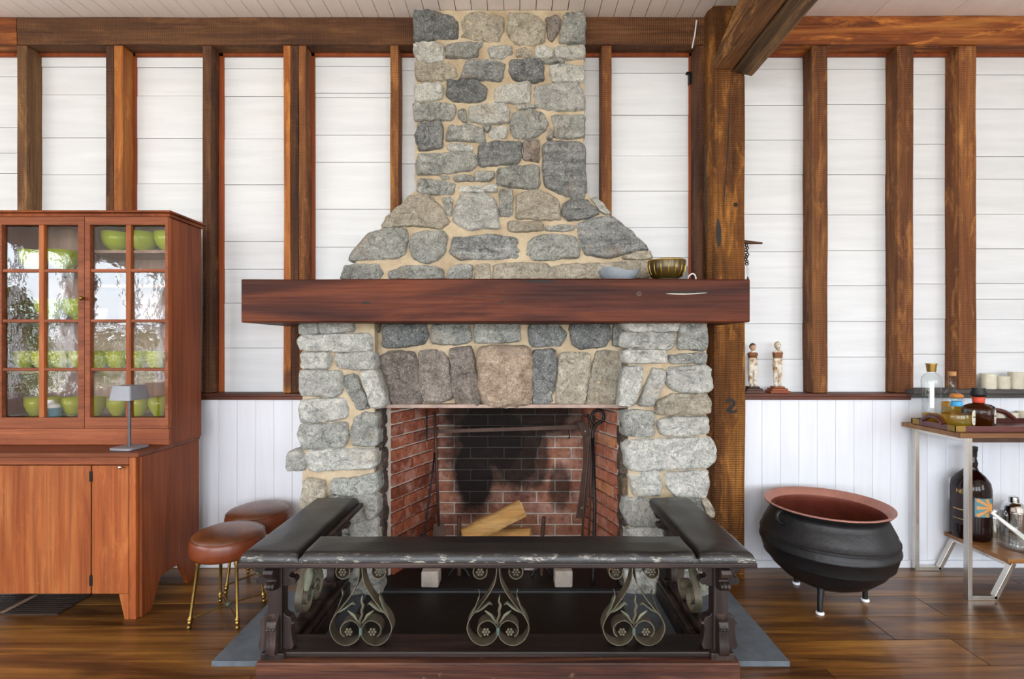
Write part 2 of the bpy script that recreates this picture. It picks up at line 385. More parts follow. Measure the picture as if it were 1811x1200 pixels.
M['scroll'] = plain('patinated_scroll_iron', srgb('5e5748'), .48, .35, .4, .3)
M['leaf'] = plain('green_patina_leaf', srgb('6a6b58'), .55, .3, .35, .3)
def leather(name, a, b, c, rough, wear=0, coat=.3):
    m = Mat(name); co = m.coord((1,1,1)); n = m.noise(co, 5, 6, .65); cr = m.voro(co, 130, 'DISTANCE_TO_EDGE')
    col = m.ramp(n, [(.3, a), (.5, b), (.72, c)])
    if wear:
        w = m.noise(m.coord((6,22,22)), 3, 8, .75); x, y, z = m.sep(m.tc.outputs['Object'])
        edge = m.ramp(m.math('SUBTRACT', y, wear-.5), [(.488, (1,1,1,1)), (.506, (0,0,0,1))])
        k = m.math('MULTIPLY', m.ramp(w, [(.55, (0,0,0,1)), (.60, (.85,.85,.85,1))]), edge)
        scr = m.noise(m.coord((3,14,14), rot=(0,0,.6)), 9, 6, .8); k2 = m.ramp(scr, [(.73, (0,0,0,1)), (.75, (.7,.7,.7,1))])
        col = m.mix(m.math('MAXIMUM', k, k2), col, srgb('cfc9ba'))
    else:
        scr = m.noise(m.coord((10,10,10)), 5, 9, .8); col = m.mix(m.ramp(scr, [(.6, (0,0,0,1)), (.68, (.5,.5,.5,1))]), col, srgb('c08a4a'))
    h = m.math('ADD', m.math('MULTIPLY', n, 2.0), m.math('MULTIPLY', cr, .5))
    return m.set(col, rough, m.bump(h, .25, .006), Coat_Weight=coat, Coat_Roughness=.2)
M['leather_brown'] = leather('cracked_brown_leather', srgb('43200c'), srgb('623414'), srgb('7a4a20'), .38)
M['leather_red'] = plain('smooth_chestnut_leather', srgb('6e3319'), .3, var=.15, bumps=.08, bscale=90)
M['fender_wood'] = wood('dark_carved_fender_wood', srgb('150e0c'), srgb('2e201c'), srgb('54423c'), 'X', .45, .3, coat=.1, fine=.5, contrast=1.3)
M['fender_red'] = wood('worn_red_brown_plinth', srgb('24110c'), srgb('4b2a1e'), srgb('744a33'), 'X', .48, .4, fine=.6, contrast=1.4, wear=srgb('8a6a52'))
M['fender_post'] = wood('dark_carved_post', srgb('150e0c'), srgb('2c201d'), srgb('50413b'), 'Z', .42, .3, fine=.5, contrast=1.3)
M['castiron'] = plain('black_cast_iron', srgb('19191b'), .45, .2, .35, .5, 45)
M['copper'] = plain('copper_lining', srgb('74382a'), .5, .15, .2, .15, 20)
M['copper_rim'] = plain('dull_pink_copper_rim', srgb('a87464'), .5, .2, .15, .1)
M['nickel'] = plain('brushed_nickel', srgb('c9c5bd'), .22, 1, .06)
M['chrome'] = plain('polished_chrome', srgb('d8d8d8'), .07, 1, .02)
M['cart_wood'] = wood('honey_cart_top', srgb('6c4320'), srgb('8f5f30'), srgb('ab7a42'), 'X', .4, .08, coat=.2, fine=.2)
M['tray'] = wood('mahogany_tray', srgb('3a130e'), srgb('54201a'), srgb('6b2d22'), 'X', .3, .08, coat=.4, fine=.2)
M['log'] = wood('split_firewood', srgb('a0713c'), srgb('c79a5c'), srgb('dcb87c'), 'X', .85, .5, fine=.45)
M['log_end'] = plain('sawn_log_end', srgb('d0a666'), .85, var=.2, bumps=.3)
M['granite_block'] = plain('pale_stone_block', srgb('a59a90'), .9, var=.2, bumps=.5)
M['grey_lamp'] = plain('grey_lamp_enamel', srgb('85868c'), .45, .2, .04)
M['grey_lamp_dark'] = plain('dark_grey_lamp_metal', srgb('55565c'), .4, .5, .05)
M['ceramic_cream'] = plain('cream_birch_ceramic', srgb('cfc8b4'), .6, var=.2, bumps=.4, bscale=30)
M['ceramic_grey'] = plain('grey_blue_glaze', srgb('8f979f'), .25, var=.2)
M['ceramic_gold'] = plain('bronze_brown_glaze', srgb('4a3a18'), .22, .3, .35)
M['gold'] = plain('gold_rim', srgb('b89a4c'), .3, .8, .1)
M['white_glaze'] = plain('white_glaze', srgb('e4e2de'), .25, var=.03)
M['grey_mug'] = plain('grey_mug_glaze', srgb('7d7d80'), .35, var=.06)
M['black'] = plain('flat_black_paint', srgb('171512'), .7, var=.1)
M['cork'] = plain('cork_stopper', srgb('b07f4e'), .8, var=.25, bumps=.4)
M['amber_wood'] = plain('amber_wood_stopper', srgb('b8752e'), .4, var=.2)
M['blue_label'] = plain('bright_blue_paper', srgb('3a9bd0'), .6, var=.05)
M['red_label'] = plain('coral_red_paper', srgb('cf4a34'), .6, var=.05)
M['cream_label'] = plain('cream_paper_label', srgb('d8d2bf'), .6, var=.05)
M['teal_label'] = plain('teal_paper_label', srgb('4f7f8a'), .6, var=.08)
M['orange_ray'] = plain('orange_ray_print', srgb('c98f4c'), .6, var=.08)
M['purple_dark'] = plain('dark_plum_label', srgb('2c1c22'), .5, var=.1)
M['gold_print'] = plain('gold_print', srgb('b79a50'), .5, var=.1)
M['ink'] = plain('black_ink', srgb('2a2a2e'), .6, var=.05)
M['white_plastic'] = plain('white_plastic', srgb('eceef2'), .4, var=.01)
M['vent'] = plain('dark_bronze_vent', srgb('3c2f28'), .5, .4, .2)
M['brown_peg'] = wood('old_peg', srgb('33200f'), srgb('5a3c20'), srgb('7a5a34'), 'X', .7, .4)
M['base_dark'] = wood('dark_block_base', srgb('2e1a12'), srgb('4a2c1e'), srgb('61402c'), 'X', .5, .1)
M['base_red'] = wood('red_block_base', srgb('6a2c14'), srgb('8a4420'), srgb('a05a2c'), 'X', .5, .1)
def thin_glass(name, wav=.0, wscale=20, tint=W, refl=.045):
    m = Mat(name); nt = m.nt; nt.nodes.remove(m.b)
    tr = m.n('ShaderNodeBsdfTransparent'); tr.inputs[0].default_value = tint; gl = m.n('ShaderNodeBsdfGlossy'); gl.inputs['Roughness'].default_value = .01
    lw = m.n('ShaderNodeLayerWeight'); lw.inputs[0].default_value = .5; f5 = m.math('POWER', lw.outputs['Facing'], 5.0); fv_ = m.math('MULTIPLY_ADD', f5, .94, refl); mx = m.n('ShaderNodeMixShader')
    m.l(fv_, mx.inputs[0]); m.l(tr.outputs[0], mx.inputs[1]); m.l(gl.outputs[0], mx.inputs[2]); m.l(mx.outputs[0], m.out.inputs[0])
    if wav:
        co = m.coord((1,1,1)); h = m.math('ADD', m.noise(co, wscale, 3, .6), m.math('MULTIPLY', m.noise(co, 5, 2), 3.0))
        nm = m.bump(h, wav, .01); m.l(nm, gl.inputs['Normal'])
    return m.m
M['pane'] = thin_glass('wavy_window_glass', .06, 16, refl=.05)
M['clear_glass'] = thin_glass('clear_glass', 0, tint=(.93,.95,.95,1))
def colglass(name, col, a=.55, rough=.08):
    m = Mat(name); nt = m.nt
    tr = m.n('ShaderNodeBsdfTransparent'); tr.inputs[0].default_value = col; mx = m.n('ShaderNodeMixShader'); mx.inputs[0].default_value = a
    m.set(col, rough, None, Coat_Weight=.5, Coat_Roughness=.05)
    tl = m.n('ShaderNodeBsdfTranslucent'); tl.inputs[0].default_value = col; ad = m.n('ShaderNodeMixShader'); ad.inputs[0].default_value = .4
    m.l(m.b.outputs[0], ad.inputs[1]); m.l(tl.outputs[0], ad.inputs[2])
    m.l(tr.outputs[0], mx.inputs[1]); m.l(ad.outputs[0], mx.inputs[2]); m.l(mx.outputs[0], m.out.inputs[0]); return m.m
M['green_glass'] = colglass('lime_green_glass', srgb('c6d81a'), .75)
M['green_glass2'] = colglass('yellow_green_glass', srgb('cdd028'), .72)
M['amber_glass'] = colglass('dark_amber_glass', srgb('5a2c0a'), .55)
M['rum_glass'] = colglass('dark_red_brown_glass', srgb('260a06'), .75)
M['tequila'] = colglass('pale_gold_liquid', srgb('f0c63a'), .3)
M['blue_glass'] = thin_glass('pale_blue_bottle_glass', 0, tint=(.86,.95,.97,1))
def statue():
    m = Mat('flaking_painted_wood'); co = m.coord((1,1,1)); x, y, z = m.sep(m.tc.outputs['Object'])
    n = m.noise(co, 28, 6, .65)
    c = m.ramp(n, [(.36, srgb('6a4a2c')), (.44, srgb('b59a78')), (.52, srgb('d8cfc0')), (.7, srgb('e6e0d4'))])
    zz = m.math('ADD', z, m.math('MULTIPLY_ADD', n, .01, -.005))
    band = m.ramp(zz, [(.196, (0,0,0,1)), (.2, W), (.23, W), (.234, (0,0,0,1))])
    c = m.mix(band, c, srgb('7a4c28'))
    return m.set(c, .7, m.bump(n, .3, .004))
M['statue'] = statue()
M['face'] = plain('painted_face_pink', srgb('c8a084'), .6, var=.1)
M['hair'] = plain('painted_brown_hair', srgb('5c4028'), .7, var=.2, bumps=.3)
M['hair_pale'] = plain('cream_curled_hair', srgb('bfae86'), .7, var=.3, bumps=.5)

# ------------------------------------------------------------------ room: floor
YW = 2.85; YB = 2.95; H = ROOM['h']
fl = build('floor', MB().box(-4.6, 4.6, -4.3, 3.2, -.08, -.022), plain('tan_seam_highlight', srgb('b98a4e'), .6), kind='structure')  # light tan backing paints the bevel highlight into the plank seams
random.seed(3)
rot = math.radians(1.25); cr_, sr_ = math.cos(rot), math.sin(rot)
row = 0; d = 2.98
rows = [3.05, 2.85, 2.66, 2.463, 2.272, 2.09, 1.91]
while rows[-1] > -4.4: rows.append(rows[-1]-.19)
for k in range(len(rows)-1):
    y1, y0 = rows[k], rows[k+1]
    x = -5.2+random.random()*1.5
    js = {4: [-.9, 1.62], 5: [.4, 1.86], 3: [-.2, 2.0], 6: [-1.0, 1.2]}.get(k)
    xs = [-5.0]+(js if js else [-3+random.random()*2, -.2+random.random()*1.2, 2.2+random.random()])+[5.0]
    for a, b in zip(xs[:-1], xs[1:]):
        vs = []
        g = .0022
        for zz in (-.022, 0.0):
            for (px_, py_) in ((a+g, y0+g), (b-g, y0+g), (b-g, y1-g), (a+g, y1-g)):
                X_ = px_*cr_-py_*sr_+.037; Y_ = py_*cr_+px_*sr_+.02
                X_ = max(-4.5, min(4.5, X_)); Y_ = max(-4.2, min(2.85, Y_))
                vs.append((X_, Y_, zz))
        if abs(vs[0][1]-vs[3][1]) < .01 and abs(vs[1][1]-vs[2][1]) < .01: continue
        build('plank', MB().hexa(vs), M['floor'], fl)
# ceiling
ce = build('ceiling', MB().box(-4.6, 4.6, -4.3, 3.0, H+.02, H+.1), M['gapdark'], kind='structure')
x = -4.5; i = 0
while x < 4.5:
    w = .0885 if x < 1.12 else .42
    w = min(w, 4.5-x)
    random.seed(i); i += 1
    g = .0012+random.random()*.0016
    if w > .02: build('plank', MB().box(x+g, x+w-g, -4.2, 2.97, H, H+.02), M['ceil'], ce)
    x += w
# back wall: backing with the fireplace hole, then planks
wb = build('wall_back', MB().box(-4.6, -.98, 2.975, 3.03, 0, H+.02).box(.9, 4.6, 2.975, 3.03, 0, H+.02).box(-.98, .9, 2.975, 3.03, 1.12, H+.02), M['gapdark'], kind='structure')
def bay(px0, px1, seams, xr=None):
    x0, x1 = xr if xr else (X(px0, YB), X(px1, YB))
    zs = [2.985]+[Z(s, YB) for s in seams]+[.98]
    for a, b in zip(zs[:-1], zs[1:]):
        if a-b < .01: continue
        g = .0014
        t = random.random()*.004
        build('plank', MB().box(x0+.001, x1-.001, YB-t, YB+.025, b+g, a-g), M['white_board'], wb)
random.seed(5)
X0 = X(60, YB); 
bay(0, 0, [136, 226, 271, 307, 372, 430, 490, 560, 620], (-4.5, X(58, YB)))
bay(58, 214, [119, 168, 244, 309, 380, 440, 500, 570, 630])
bay(214, 380, [120, 170, 245, 325, 392, 440, 500, 560, 630])
bay(380, 535, [122, 171, 246, 327, 427, 476, 536, 615])
bay(535, 697, [118, 165, 173, 239, 287, 370, 437, 500, 560, 620])
bay(697, 1070, [125, 170, 239, 290, 370, 437, 500, 560, 620])
bay(1070, 1250, [130, 204, 276, 338, 402, 455, 520, 580, 640])
bay(1250, 1446, [123, 187, 248, 309, 379, 445, 509, 572, 635])
bay(1446, 1597, [123, 185, 247, 309, 380, 443, 505, 568, 631])
bay(1597, 1705, [132, 193, 255, 316, 380, 440, 502, 564, 626])
bay(0, 0, [133, 193, 277, 317, 379, 440, 501, 529, 565, 623], (X(1705, YB), 4.5))
for x0, x1 in ((-4.5, -1.06), (.97, 4.5)):
    x = x0
    while x < x1-.01:
        w = min(.104, x1-x)
        build('plank', MB().box(x+.0006, x+w-.0006, YW, 2.975, .03, .965), M['white_bead'], wb, bevel=.001, seg=1)
        x += w
for i, (x0, x1) in enumerate(((-4.5, -1.06), (.97, 4.5))):
    build('baseboard_'+('left', 'right')[i], MB().box(x0, x1, YW-.012, 2.97, 0, .042), M['white_bead'], bevel=.004, kind='structure')
# side and rear walls with window openings, frames, panes
def wall_mesh(w):
    ops = [q for q in WINS if q[0] == w]; lo, hi = (ROOM['y0'], 3.0) if w != 'rear' else (ROOM['x0'], ROOM['x1'])
    m = MB()
    def bx(a0, a1, z0, z1):
        if w == 'left': m.box(-4.62, -4.5, a0, a1, z0, z1)
        elif w == 'right': m.box(4.5, 4.62, a0, a1, z0, z1)
        else: m.box(a0, a1, -4.32, -4.2, z0, z1)
    a = lo
    for (_, a0, a1, z0, z1) in ops:
        bx(a, a0, 0, H); bx(a0, a1, 0, z0); bx(a0, a1, z1, H); a = a1
    bx(a, hi, 0, H); return m
for w in ('left', 'right', 'rear'): build('wall_'+w, wall_mesh(w), M['plaster'], kind='structure')
for i, (w, a0, a1, z0, z1) in enumerate(WINS):
    m = MB()
    def bx(b0, b1, c0, c1, t0=-.06, t1=.02):
        if w == 'left': m.box(-4.5+t0, -4.5+t1, b0, b1, c0, c1)
        elif w == 'right': m.box(4.5-t1, 4.5-t0, b0, b1, c0, c1)
        else: m.box(b0, b1, -4.2+t0, -4.2+t1, c0, c1)
    e_ = .05; bx(a0, a0+e_, z0, z1); bx(a1-e_, a1, z0, z1); bx(a0, a1, z0, z0+e_); bx(a0, a1, z1-e_, z1)
    c = (a0+a1)/2; bx(c-.014, c+.014, z0, z1, -.05, 0); mz = (z0+z1)/2; bx(a0, a1, mz-.02, mz+.02, -.05, 0)
    build('window_%d' % (i+1), m, M['white_bead'], kind='structure')

# ------------------------------------------------------------------ timbers of the wall
YS = 2.855
def stud(px0, px1, ztop, zbot, mat, label, name='wall_stud', yf=YS, strip=None, seed=0, parts=None):
    segs = 14; m = MB(); x0, x1 = X(px0, yf), X(px1, yf)
    vs = []; fs = []
    for i in range(segs+1):
        z = zbot+(ztop-zbot)*i/segs
        j0 = noise.noise(Vector((seed*3.7, z*2.3, 0)))*.004; j1 = noise.noise(Vector((seed*9.1, z*2.9, 4)))*.004
        vs += [(x0+j0, yf, z), (x1+j1, yf, z), (x1+j1, YB+.004, z), (x0+j0, YB+.004, z)]
    for i in range(segs):
        for k in range(4): fs.append((i*4+k, i*4+(k+1) % 4, i*4+4+(k+1) % 4, i*4+4+k))
    fs += [(3,2,1,0), tuple(segs*4+k for k in range(4))]
    m.add(vs, fs)
    o = build(name, m, M[mat], bevel=.004, label=label, cat='stud')
    for (s0, s1, mt, nm) in (strip or []):
        build(nm, MB().box(X(s0, 2.94), X(s1, 2.94), 2.932, 2.952, zbot, ztop), M[mt], o)
    return o
ZB = 2.957; ZL = .985
stud(30, 47, ZB, ZL, 'stud_tan', 'tan brown stud rising behind the cabinet, leftmost of all wall studs', seed=1)
stud(187, 201, ZB, ZL, 'stud_dark', 'narrow dark stud above the cabinet, left half of a doubled pair', seed=2)
stud(201.2, 217, ZB, ZL, 'stud_orange', 'orange brown stud above the cabinet, right half of a doubled pair', seed=3, strip=[(233, 241, 'redstrip', 'backing_strip')])
stud(358, 373, ZB, ZL, 'stud_dark', 'dark rough stud standing just right of the cabinet', seed=4, strip=[(388, 396, 'redstrip', 'backing_strip')])
stud(501, 514, ZB, ZL, 'stud_orange', 'orange knotty stud left of the fireplace, first of three joined', seed=5)
stud(514.2, 528, ZB, ZL, 'stud_dark', 'dark middle stud of the three joined left of the fireplace', seed=6)
stud(528.2, 541, ZB, ZL, 'stud', 'brown stud nearest the mantel of the three joined studs', seed=7, strip=[(550, 557, 'redstrip', 'backing_strip')])
stud(690, 705, ZB, 1.4, 'stud', 'thin brown stud close to the left side of the stone chimney', seed=8)
stud(1064, 1082, ZB, 1.4, 'stud', 'thin brown stud close to the right side of the stone chimney', seed=9)
stud(1230.5, 1256, ZB, ZL, 'stud_dark', 'dark stud pressed against the left side of the big post', seed=10, strip=[(1218, 1228, 'redstrip', 'backing_strip')])
stud(1436, 1464, ZB, ZL, 'stud', 'brown spliced stud, first right of the big post', seed=11, strip=[(1424, 1431, 'redstrip', 'backing_strip')])
stud(1587, 1616, ZB, ZL, 'stud', 'brown stud with pale worn edge, second right of the big post', seed=12, strip=[(1573, 1580, 'redstrip', 'backing_strip')])
stud(1696, 1727, ZB, ZL, 'stud', 'brown wavy-edged stud behind the bottles, third right of the big post', seed=13, strip=[(1681, 1688, 'redstrip', 'backing_strip')])
def beam(x0, x1, yf, z0, z1, mat, label, seed=0, amp=.004, name='wall_beam'):
    m = MB(); n = max(3, int((x1-x0)/.12)); vs = []; fs = []
    for i in range(n+1):
        x = x0+(x1-x0)*i/n
        f = lambda k: noise.noise(Vector((x*2.5, k*5.3+seed, seed)))*amp
        zm = z0+(z1-z0)*.5
        vs += [(x, yf+.004+f(1), z0+f(2)), (x, yf+f(3), zm+f(3)), (x, yf+f(4), z1), (x, 2.97, z1), (x, 2.97, z0+f(2)*.3)]
    for i in range(n):
        for k in range(5): fs.append((i*5+k, i*5+(k+1) % 5, i*5+5+(k+1) % 5, i*5+5+k))
    fs += [tuple(range(4, -1, -1)), tuple(n*5+k for k in range(5))]; m.add(vs, fs)
    return build(name, m, M[mat], bevel=.004, label=label, cat='beam')
bl = beam(-4.5, X(28.5, 2.845), 2.845, ZB, H-.001, 'beam_orange', 'short reddish beam end at the top left corner', 1)
b2 = beam(X(29.5, 2.845), X(733, 2.845), 2.845, ZB, H-.001, 'beam', 'long dark brown beam under the ceiling left of the chimney', 2)
b3 = beam(X(1030, 2.845), X(1246, 2.845), 2.845, ZB, H-.001, 'beam', 'dark brown beam between the chimney and the big post', 3)
b4 = beam(X(1300, 2.835), 4.5, 2.835, ZB-.003, H-.001, 'beam_orange', 'rough hewn orange brown beam under the ceiling right of the post', 4, .012)
for b, x0, x1 in ((b2, X(29, 2.94), X(733, 2.94)), (b3, X(1030, 2.94), X(1240, 2.94)), (b4, X(1320, 2.94), 4.5), (bl, -4.5, X(28, 2.94))):
    build('backing_strip', MB().box(x0, x1, 2.932, 2.952, ZB-.018, ZB+.01), M['redstrip'], b)
build('paint_drip', MB().tube([P(1232, 36, 2.838), P(1229, 60, 2.838), P(1224, 85, 2.838)], .004, 6), M['white_plastic'], b3, label='white paint drip')
# post
pf = 2.752
pm = MB(); n = 24; vs = []; fs = []
xa, xb = X(1257, pf), X(1319, pf); xm = X(1262, pf)
for i in range(n+1):
    z = (H-.001)*i/n
    j = lambda k: noise.noise(Vector((z*1.7, k*4.1, 2)))*.006
    nar = .02 if z > 2.8 else 0
    vs += [(xa+j(1), pf+.045, z), (xm+.004+j(1), pf, z), (xb-.006-nar*2+j(2), pf, z), (xb-nar+j(2), pf+.02, z), (xb-nar+j(2), 2.949, z), (xa+j(1), 2.949, z)]
for i in range(n):
    for k in range(6): fs.append((i*6+k, i*6+(k+1) % 6, i*6+6+(k+1) % 6, i*6+6+k))
fs += [tuple(range(5, -1, -1)), tuple(n*6+k for k in range(6))]; pm.add(vs, fs)
post = build('timber_post', pm, M['post'], label='massive old brown timber post right of the fireplace, marked 2', cat='post')
def dark_slot(pts, w, parent, D=pf-.001, mat='black', name='crack'):
    m = MB(); pp = spline([P(x, y, D) for x, y in pts], 4); k = len(pp)
    for i in range(k-1):
        a, b = pp[i], pp[i+1]; wa = w*math.sin(math.pi*(i+.3)/(k)); wb_ = w*math.sin(math.pi*(i+1.3)/k)
        t = (b-a).normalized(); s_ = Vector((-t.z, 0, t.x))
        m.hexa([a-s_*wa, a+s_*wa, a+s_*wa+Vector((0,.004,0)), a-s_*wa+Vector((0,.004,0)), b-s_*wb_, b+s_*wb_, b+s_*wb_+Vector((0,.004,0)), b-s_*wb_+Vector((0,.004,0))])
    return build(name, m, M[mat], parent)
dark_slot([(1292, 130), (1290, 200), (1287, 260), (1283, 320), (1279, 385)], .0035, post)
dark_slot([(1270, 386), (1271, 410), (1272, 436)], .014, post, name='mortise')
dark_slot([(1247, 240), (1248, 330), (1248, 420)], .003, post, D=pf+.02)
build('nail', MB().sphere(P(1301, 362, pf), .012, 8, 6, (1, .4, 1)), M['iron'], post)
num = MB(); st = spline([P(1284, 712, pf-.001), P(1288, 707, pf-.001), P(1296, 708, pf-.001), P(1299, 713, pf-.001), P(1294, 719, pf-.001), P(1286, 726, pf-.001), P(1292, 726, pf-.001), P(1298, 728, pf-.001), P(1303, 725, pf-.001)], 5)
for i in range(len(st)-1):
    a, b = st[i], st[i+1]; t = (b-a).normalized(); s_ = Vector((-t.z, 0, t.x)); w1 = .0085+.003*noise.noise(a*40); 
    o_ = Vector((0, .003, 0)); num.hexa([a-s_*w1, a+s_*w1, a+s_*w1+o_, a-s_*w1+o_, b-s_*w1, b+s_*w1, b+s_*w1+o_, b-s_*w1+o_])
build('painted_number', num, M['black'], post, label='black hand painted number 2')
# tie beam: two timbers side by side, running out over the room, carried by the post
te = empty('tie_beam', (1.18, 2.4, 2.7), 'pair of weathered ceiling timbers running from the post top overhead', 'beam')
m = MB(); vs = []; ys = [2.75, 2.6, 2.41, 2.1, 1.6, .8, -.5, -4.1]; tops = [2.80, 2.85, 2.915, 3.0, 3.1, 3.1, 3.1, 3.1]
for i, (y, t) in enumerate(zip(ys, tops)):
    j = noise.noise(Vector((y*3, 1, 1)))*.006
    vs += [(1.062+.022, y, 2.762+j), (1.176, y, 2.758), (1.176, y, t), (1.062, y, t), (1.062+j, y, 2.79)]
fs = []
for i in range(len(ys)-1):
    for k in range(5): fs.append((i*5+k, i*5+(k+1) % 5, i*5+5+(k+1) % 5, i*5+5+k))
fs += [(4,3,2,1,0), tuple((len(ys)-1)*5+k for k in range(5))]; m.add(vs, fs); build('timber', m, M['tie'], te, bevel=.006)
m = MB(); vs = []
for i, y in enumerate(ys):
    j = noise.noise(Vector((y*3, 7, 1)))*.006
    vs += [(1.182, y, 2.745+j), (1.275+j, y, 2.722), (1.298, y, 2.742), (1.298, y, 3.09), (1.182, y, 3.09)]
m.add(vs, fs); build('timber', m, M['tie_grey'], te, bevel=.006, label='grey brown right-hand timber of the pair')
# ledge / chair rail
def ledge(x0, x1, i):
    m = MB().box(x0, x1, 2.822, 2.95, .968, .984).box(x0, x1, 2.834, 2.853, .948, .968)
    build('trim_%d' % i, m, M['ledge'], bevel=.003, kind='structure')
ledge(-4.5, -1.06, 1); ledge(1.246, X(1613, 2.83), 2)
gs = build('wall_shelf', MB().box(X(1617, 2.79), 4.4, 2.79, 2.951, .985, 1.008).box(X(1617, 2.79), 4.4, 2.80, 2.86, .962, .985).rough(.002, 8), M['ledge_grey'], label='grey weathered wooden shelf along the wall above the bar cart', cat='shelf', bevel=.004)
build('outlet_plate', MB().box(X(1680, 2.84), X(1690, 2.84)+.03, 2.84, 2.8495, Z(882, 2.85), Z(843, 2.85)), M['white_plastic'], bevel=.002, label='white outlet plate on the wainscot behind the large dark bottle', cat='outlet')
build('latch', MB().box(X(1217, 2.94), X(1225, 2.94), 2.92, 2.949, Z(151, 2.94), Z(131, 2.94)).box(X(1213, 2.94), X(1225, 2.94), 2.925, 2.949, Z(132, 2.94), Z(129, 2.94)), M['iron'], label='small black iron bracket on the white wall left of the post top', cat='bracket')

# ------------------------------------------------------------------ stone fireplace
FPC = Vector((-.06, 2.52, 0))
fp = empty('stone_fireplace', FPC, 'grey fieldstone fireplace and chimney with brick firebox', 'fireplace')
random.seed(11)
def tr_poly(poly, off, s): return [(off[0]+x/s, off[1]+y/s) for x, y in poly]
def smooth_outline(pts, n):
    # one corner cutting, then resample by arc length
    q = []
    k = len(pts)
    for i in range(k):
        a, b = pts[i], pts[(i+1) % k]
        q += [(a[0]*.93+b[0]*.07, a[1]*.93+b[1]*.07), (a[0]*.07+b[0]*.93, a[1]*.07+b[1]*.93)]
    L = [0]
    for i in range(len(q)):
        a, b = q[i], q[(i+1) % len(q)]; L.append(L[-1]+math.hypot(b[0]-a[0], b[1]-a[1]))
    out = []; tot = L[-1]; j = 0
    for i in range(n):
        t = tot*i/n
        while L[j+1] < t: j += 1
        a, b = q[j], q[(j+1) % len(q)]; f = (t-L[j])/max(1e-9, L[j+1]-L[j]); out.append((a[0]+(b[0]-a[0])*f, a[1]+(b[1]-a[1])*f))
    return out, tot
def stone(uv, to3, mat, prot=.028, thick=.06, seed=0, rough=1.0, grow=.005):
    """uv: outline in metres; to3(u,v,d): d>0 deeper"""
    per = sum(math.hypot(uv[i][0]-uv[i-1][0], uv[i][1]-uv[i-1][1]) for i in range(len(uv)))
    n = max(18, min(56, int(per/.0145)))
    o, _ = smooth_outline(uv, n)
    sv = Vector((seed*1.37, seed*2.11, seed*.73))
    nn_ = []
    ar = sum(o[i-1][0]*o[i][1]-o[i][0]*o[i-1][1] for i in range(n)); sg = 1 if ar > 0 else -1
    for i in range(n):
        a, b = o[i-1], o[(i+1) % n]; tx, ty_ = b[0]-a[0], b[1]-a[1]; l_ = math.hypot(tx, ty_)+1e-9; nn_.append((o[i][0]+sg*ty_/l_*grow, o[i][1]-sg*tx/l_*grow))
    o = nn_
    o = [(u+noise.fractal(Vector((u*30, v*30, 0))+sv, 1.0, 2.0, 3)*.006, v+noise.fractal(Vector((u*30, v*30, 9))+sv, 1.0, 2.0, 3)*.006) for u, v in o]
    cu = sum(p[0] for p in o)/n; cv = sum(p[1] for p in o)/n
    rng = random.Random(seed); tu, tv = rng.uniform(-.08, .08), rng.uniform(-.1, .1); pr = prot*rng.uniform(.75, 1.25)
    rad = per/6.3
    rings = [(-.03, None), (-.03, 0), (.0, .5), (.045, .82), (.11, .96)]
    k = max(3, min(7, int(rad/.016)))
    rings += [(.11+.89*j/k, 1.0) for j in range(1, k)]
    m = MB(); vs = []
    for f, h in rings:
        for (u, v) in o:
            uu = u+(cu-u)*f; vv = v+(cv-v)*f
            if h is None: d_ = thick
            else:
                q = Vector((uu, vv, 0))
                nz = noise.fractal(q*16+sv, .8, 2.0, 5)*.009*rough + (abs(noise.noise(q*9+sv))-.25)*.012*rough
                cell = noise.cell(q*14+sv+Vector((noise.noise(q*30)*.6,)*3)); nz += (cell-.5)*.005*rough
                d_ = -pr*h - (nz+(uu-cu)*tu+(vv-cv)*tv)*(.3+.7*h)*(1 if h else 0)
            vs.append(to3(uu, vv, d_))
    q = Vector((cu, cv, 0)); vs.append(to3(cu, cv, -pr-noise.fractal(q*16+sv, 1.0, 2.0, 4)*.009*rough))
    fs = []
    R = len(rings)
    for i in range(R-1):
        for a in range(n): fs.append((i*n+a, i*n+(a+1) % n, (i+1)*n+(a+1) % n, (i+1)*n+a))
    for a in range(n): fs.append(((R-1)*n+a, (R-1)*n+(a+1) % n, R*n))
    fs.append(tuple(range(n-1, -1, -1)))
    m.add(vs, fs)
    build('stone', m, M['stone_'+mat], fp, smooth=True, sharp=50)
def Dup(py): return 2.78 if py < 345 else 2.78-.15*min(1, (py-345)/148)
A = (590, 0); B = (590, 300); sU = 3.1224
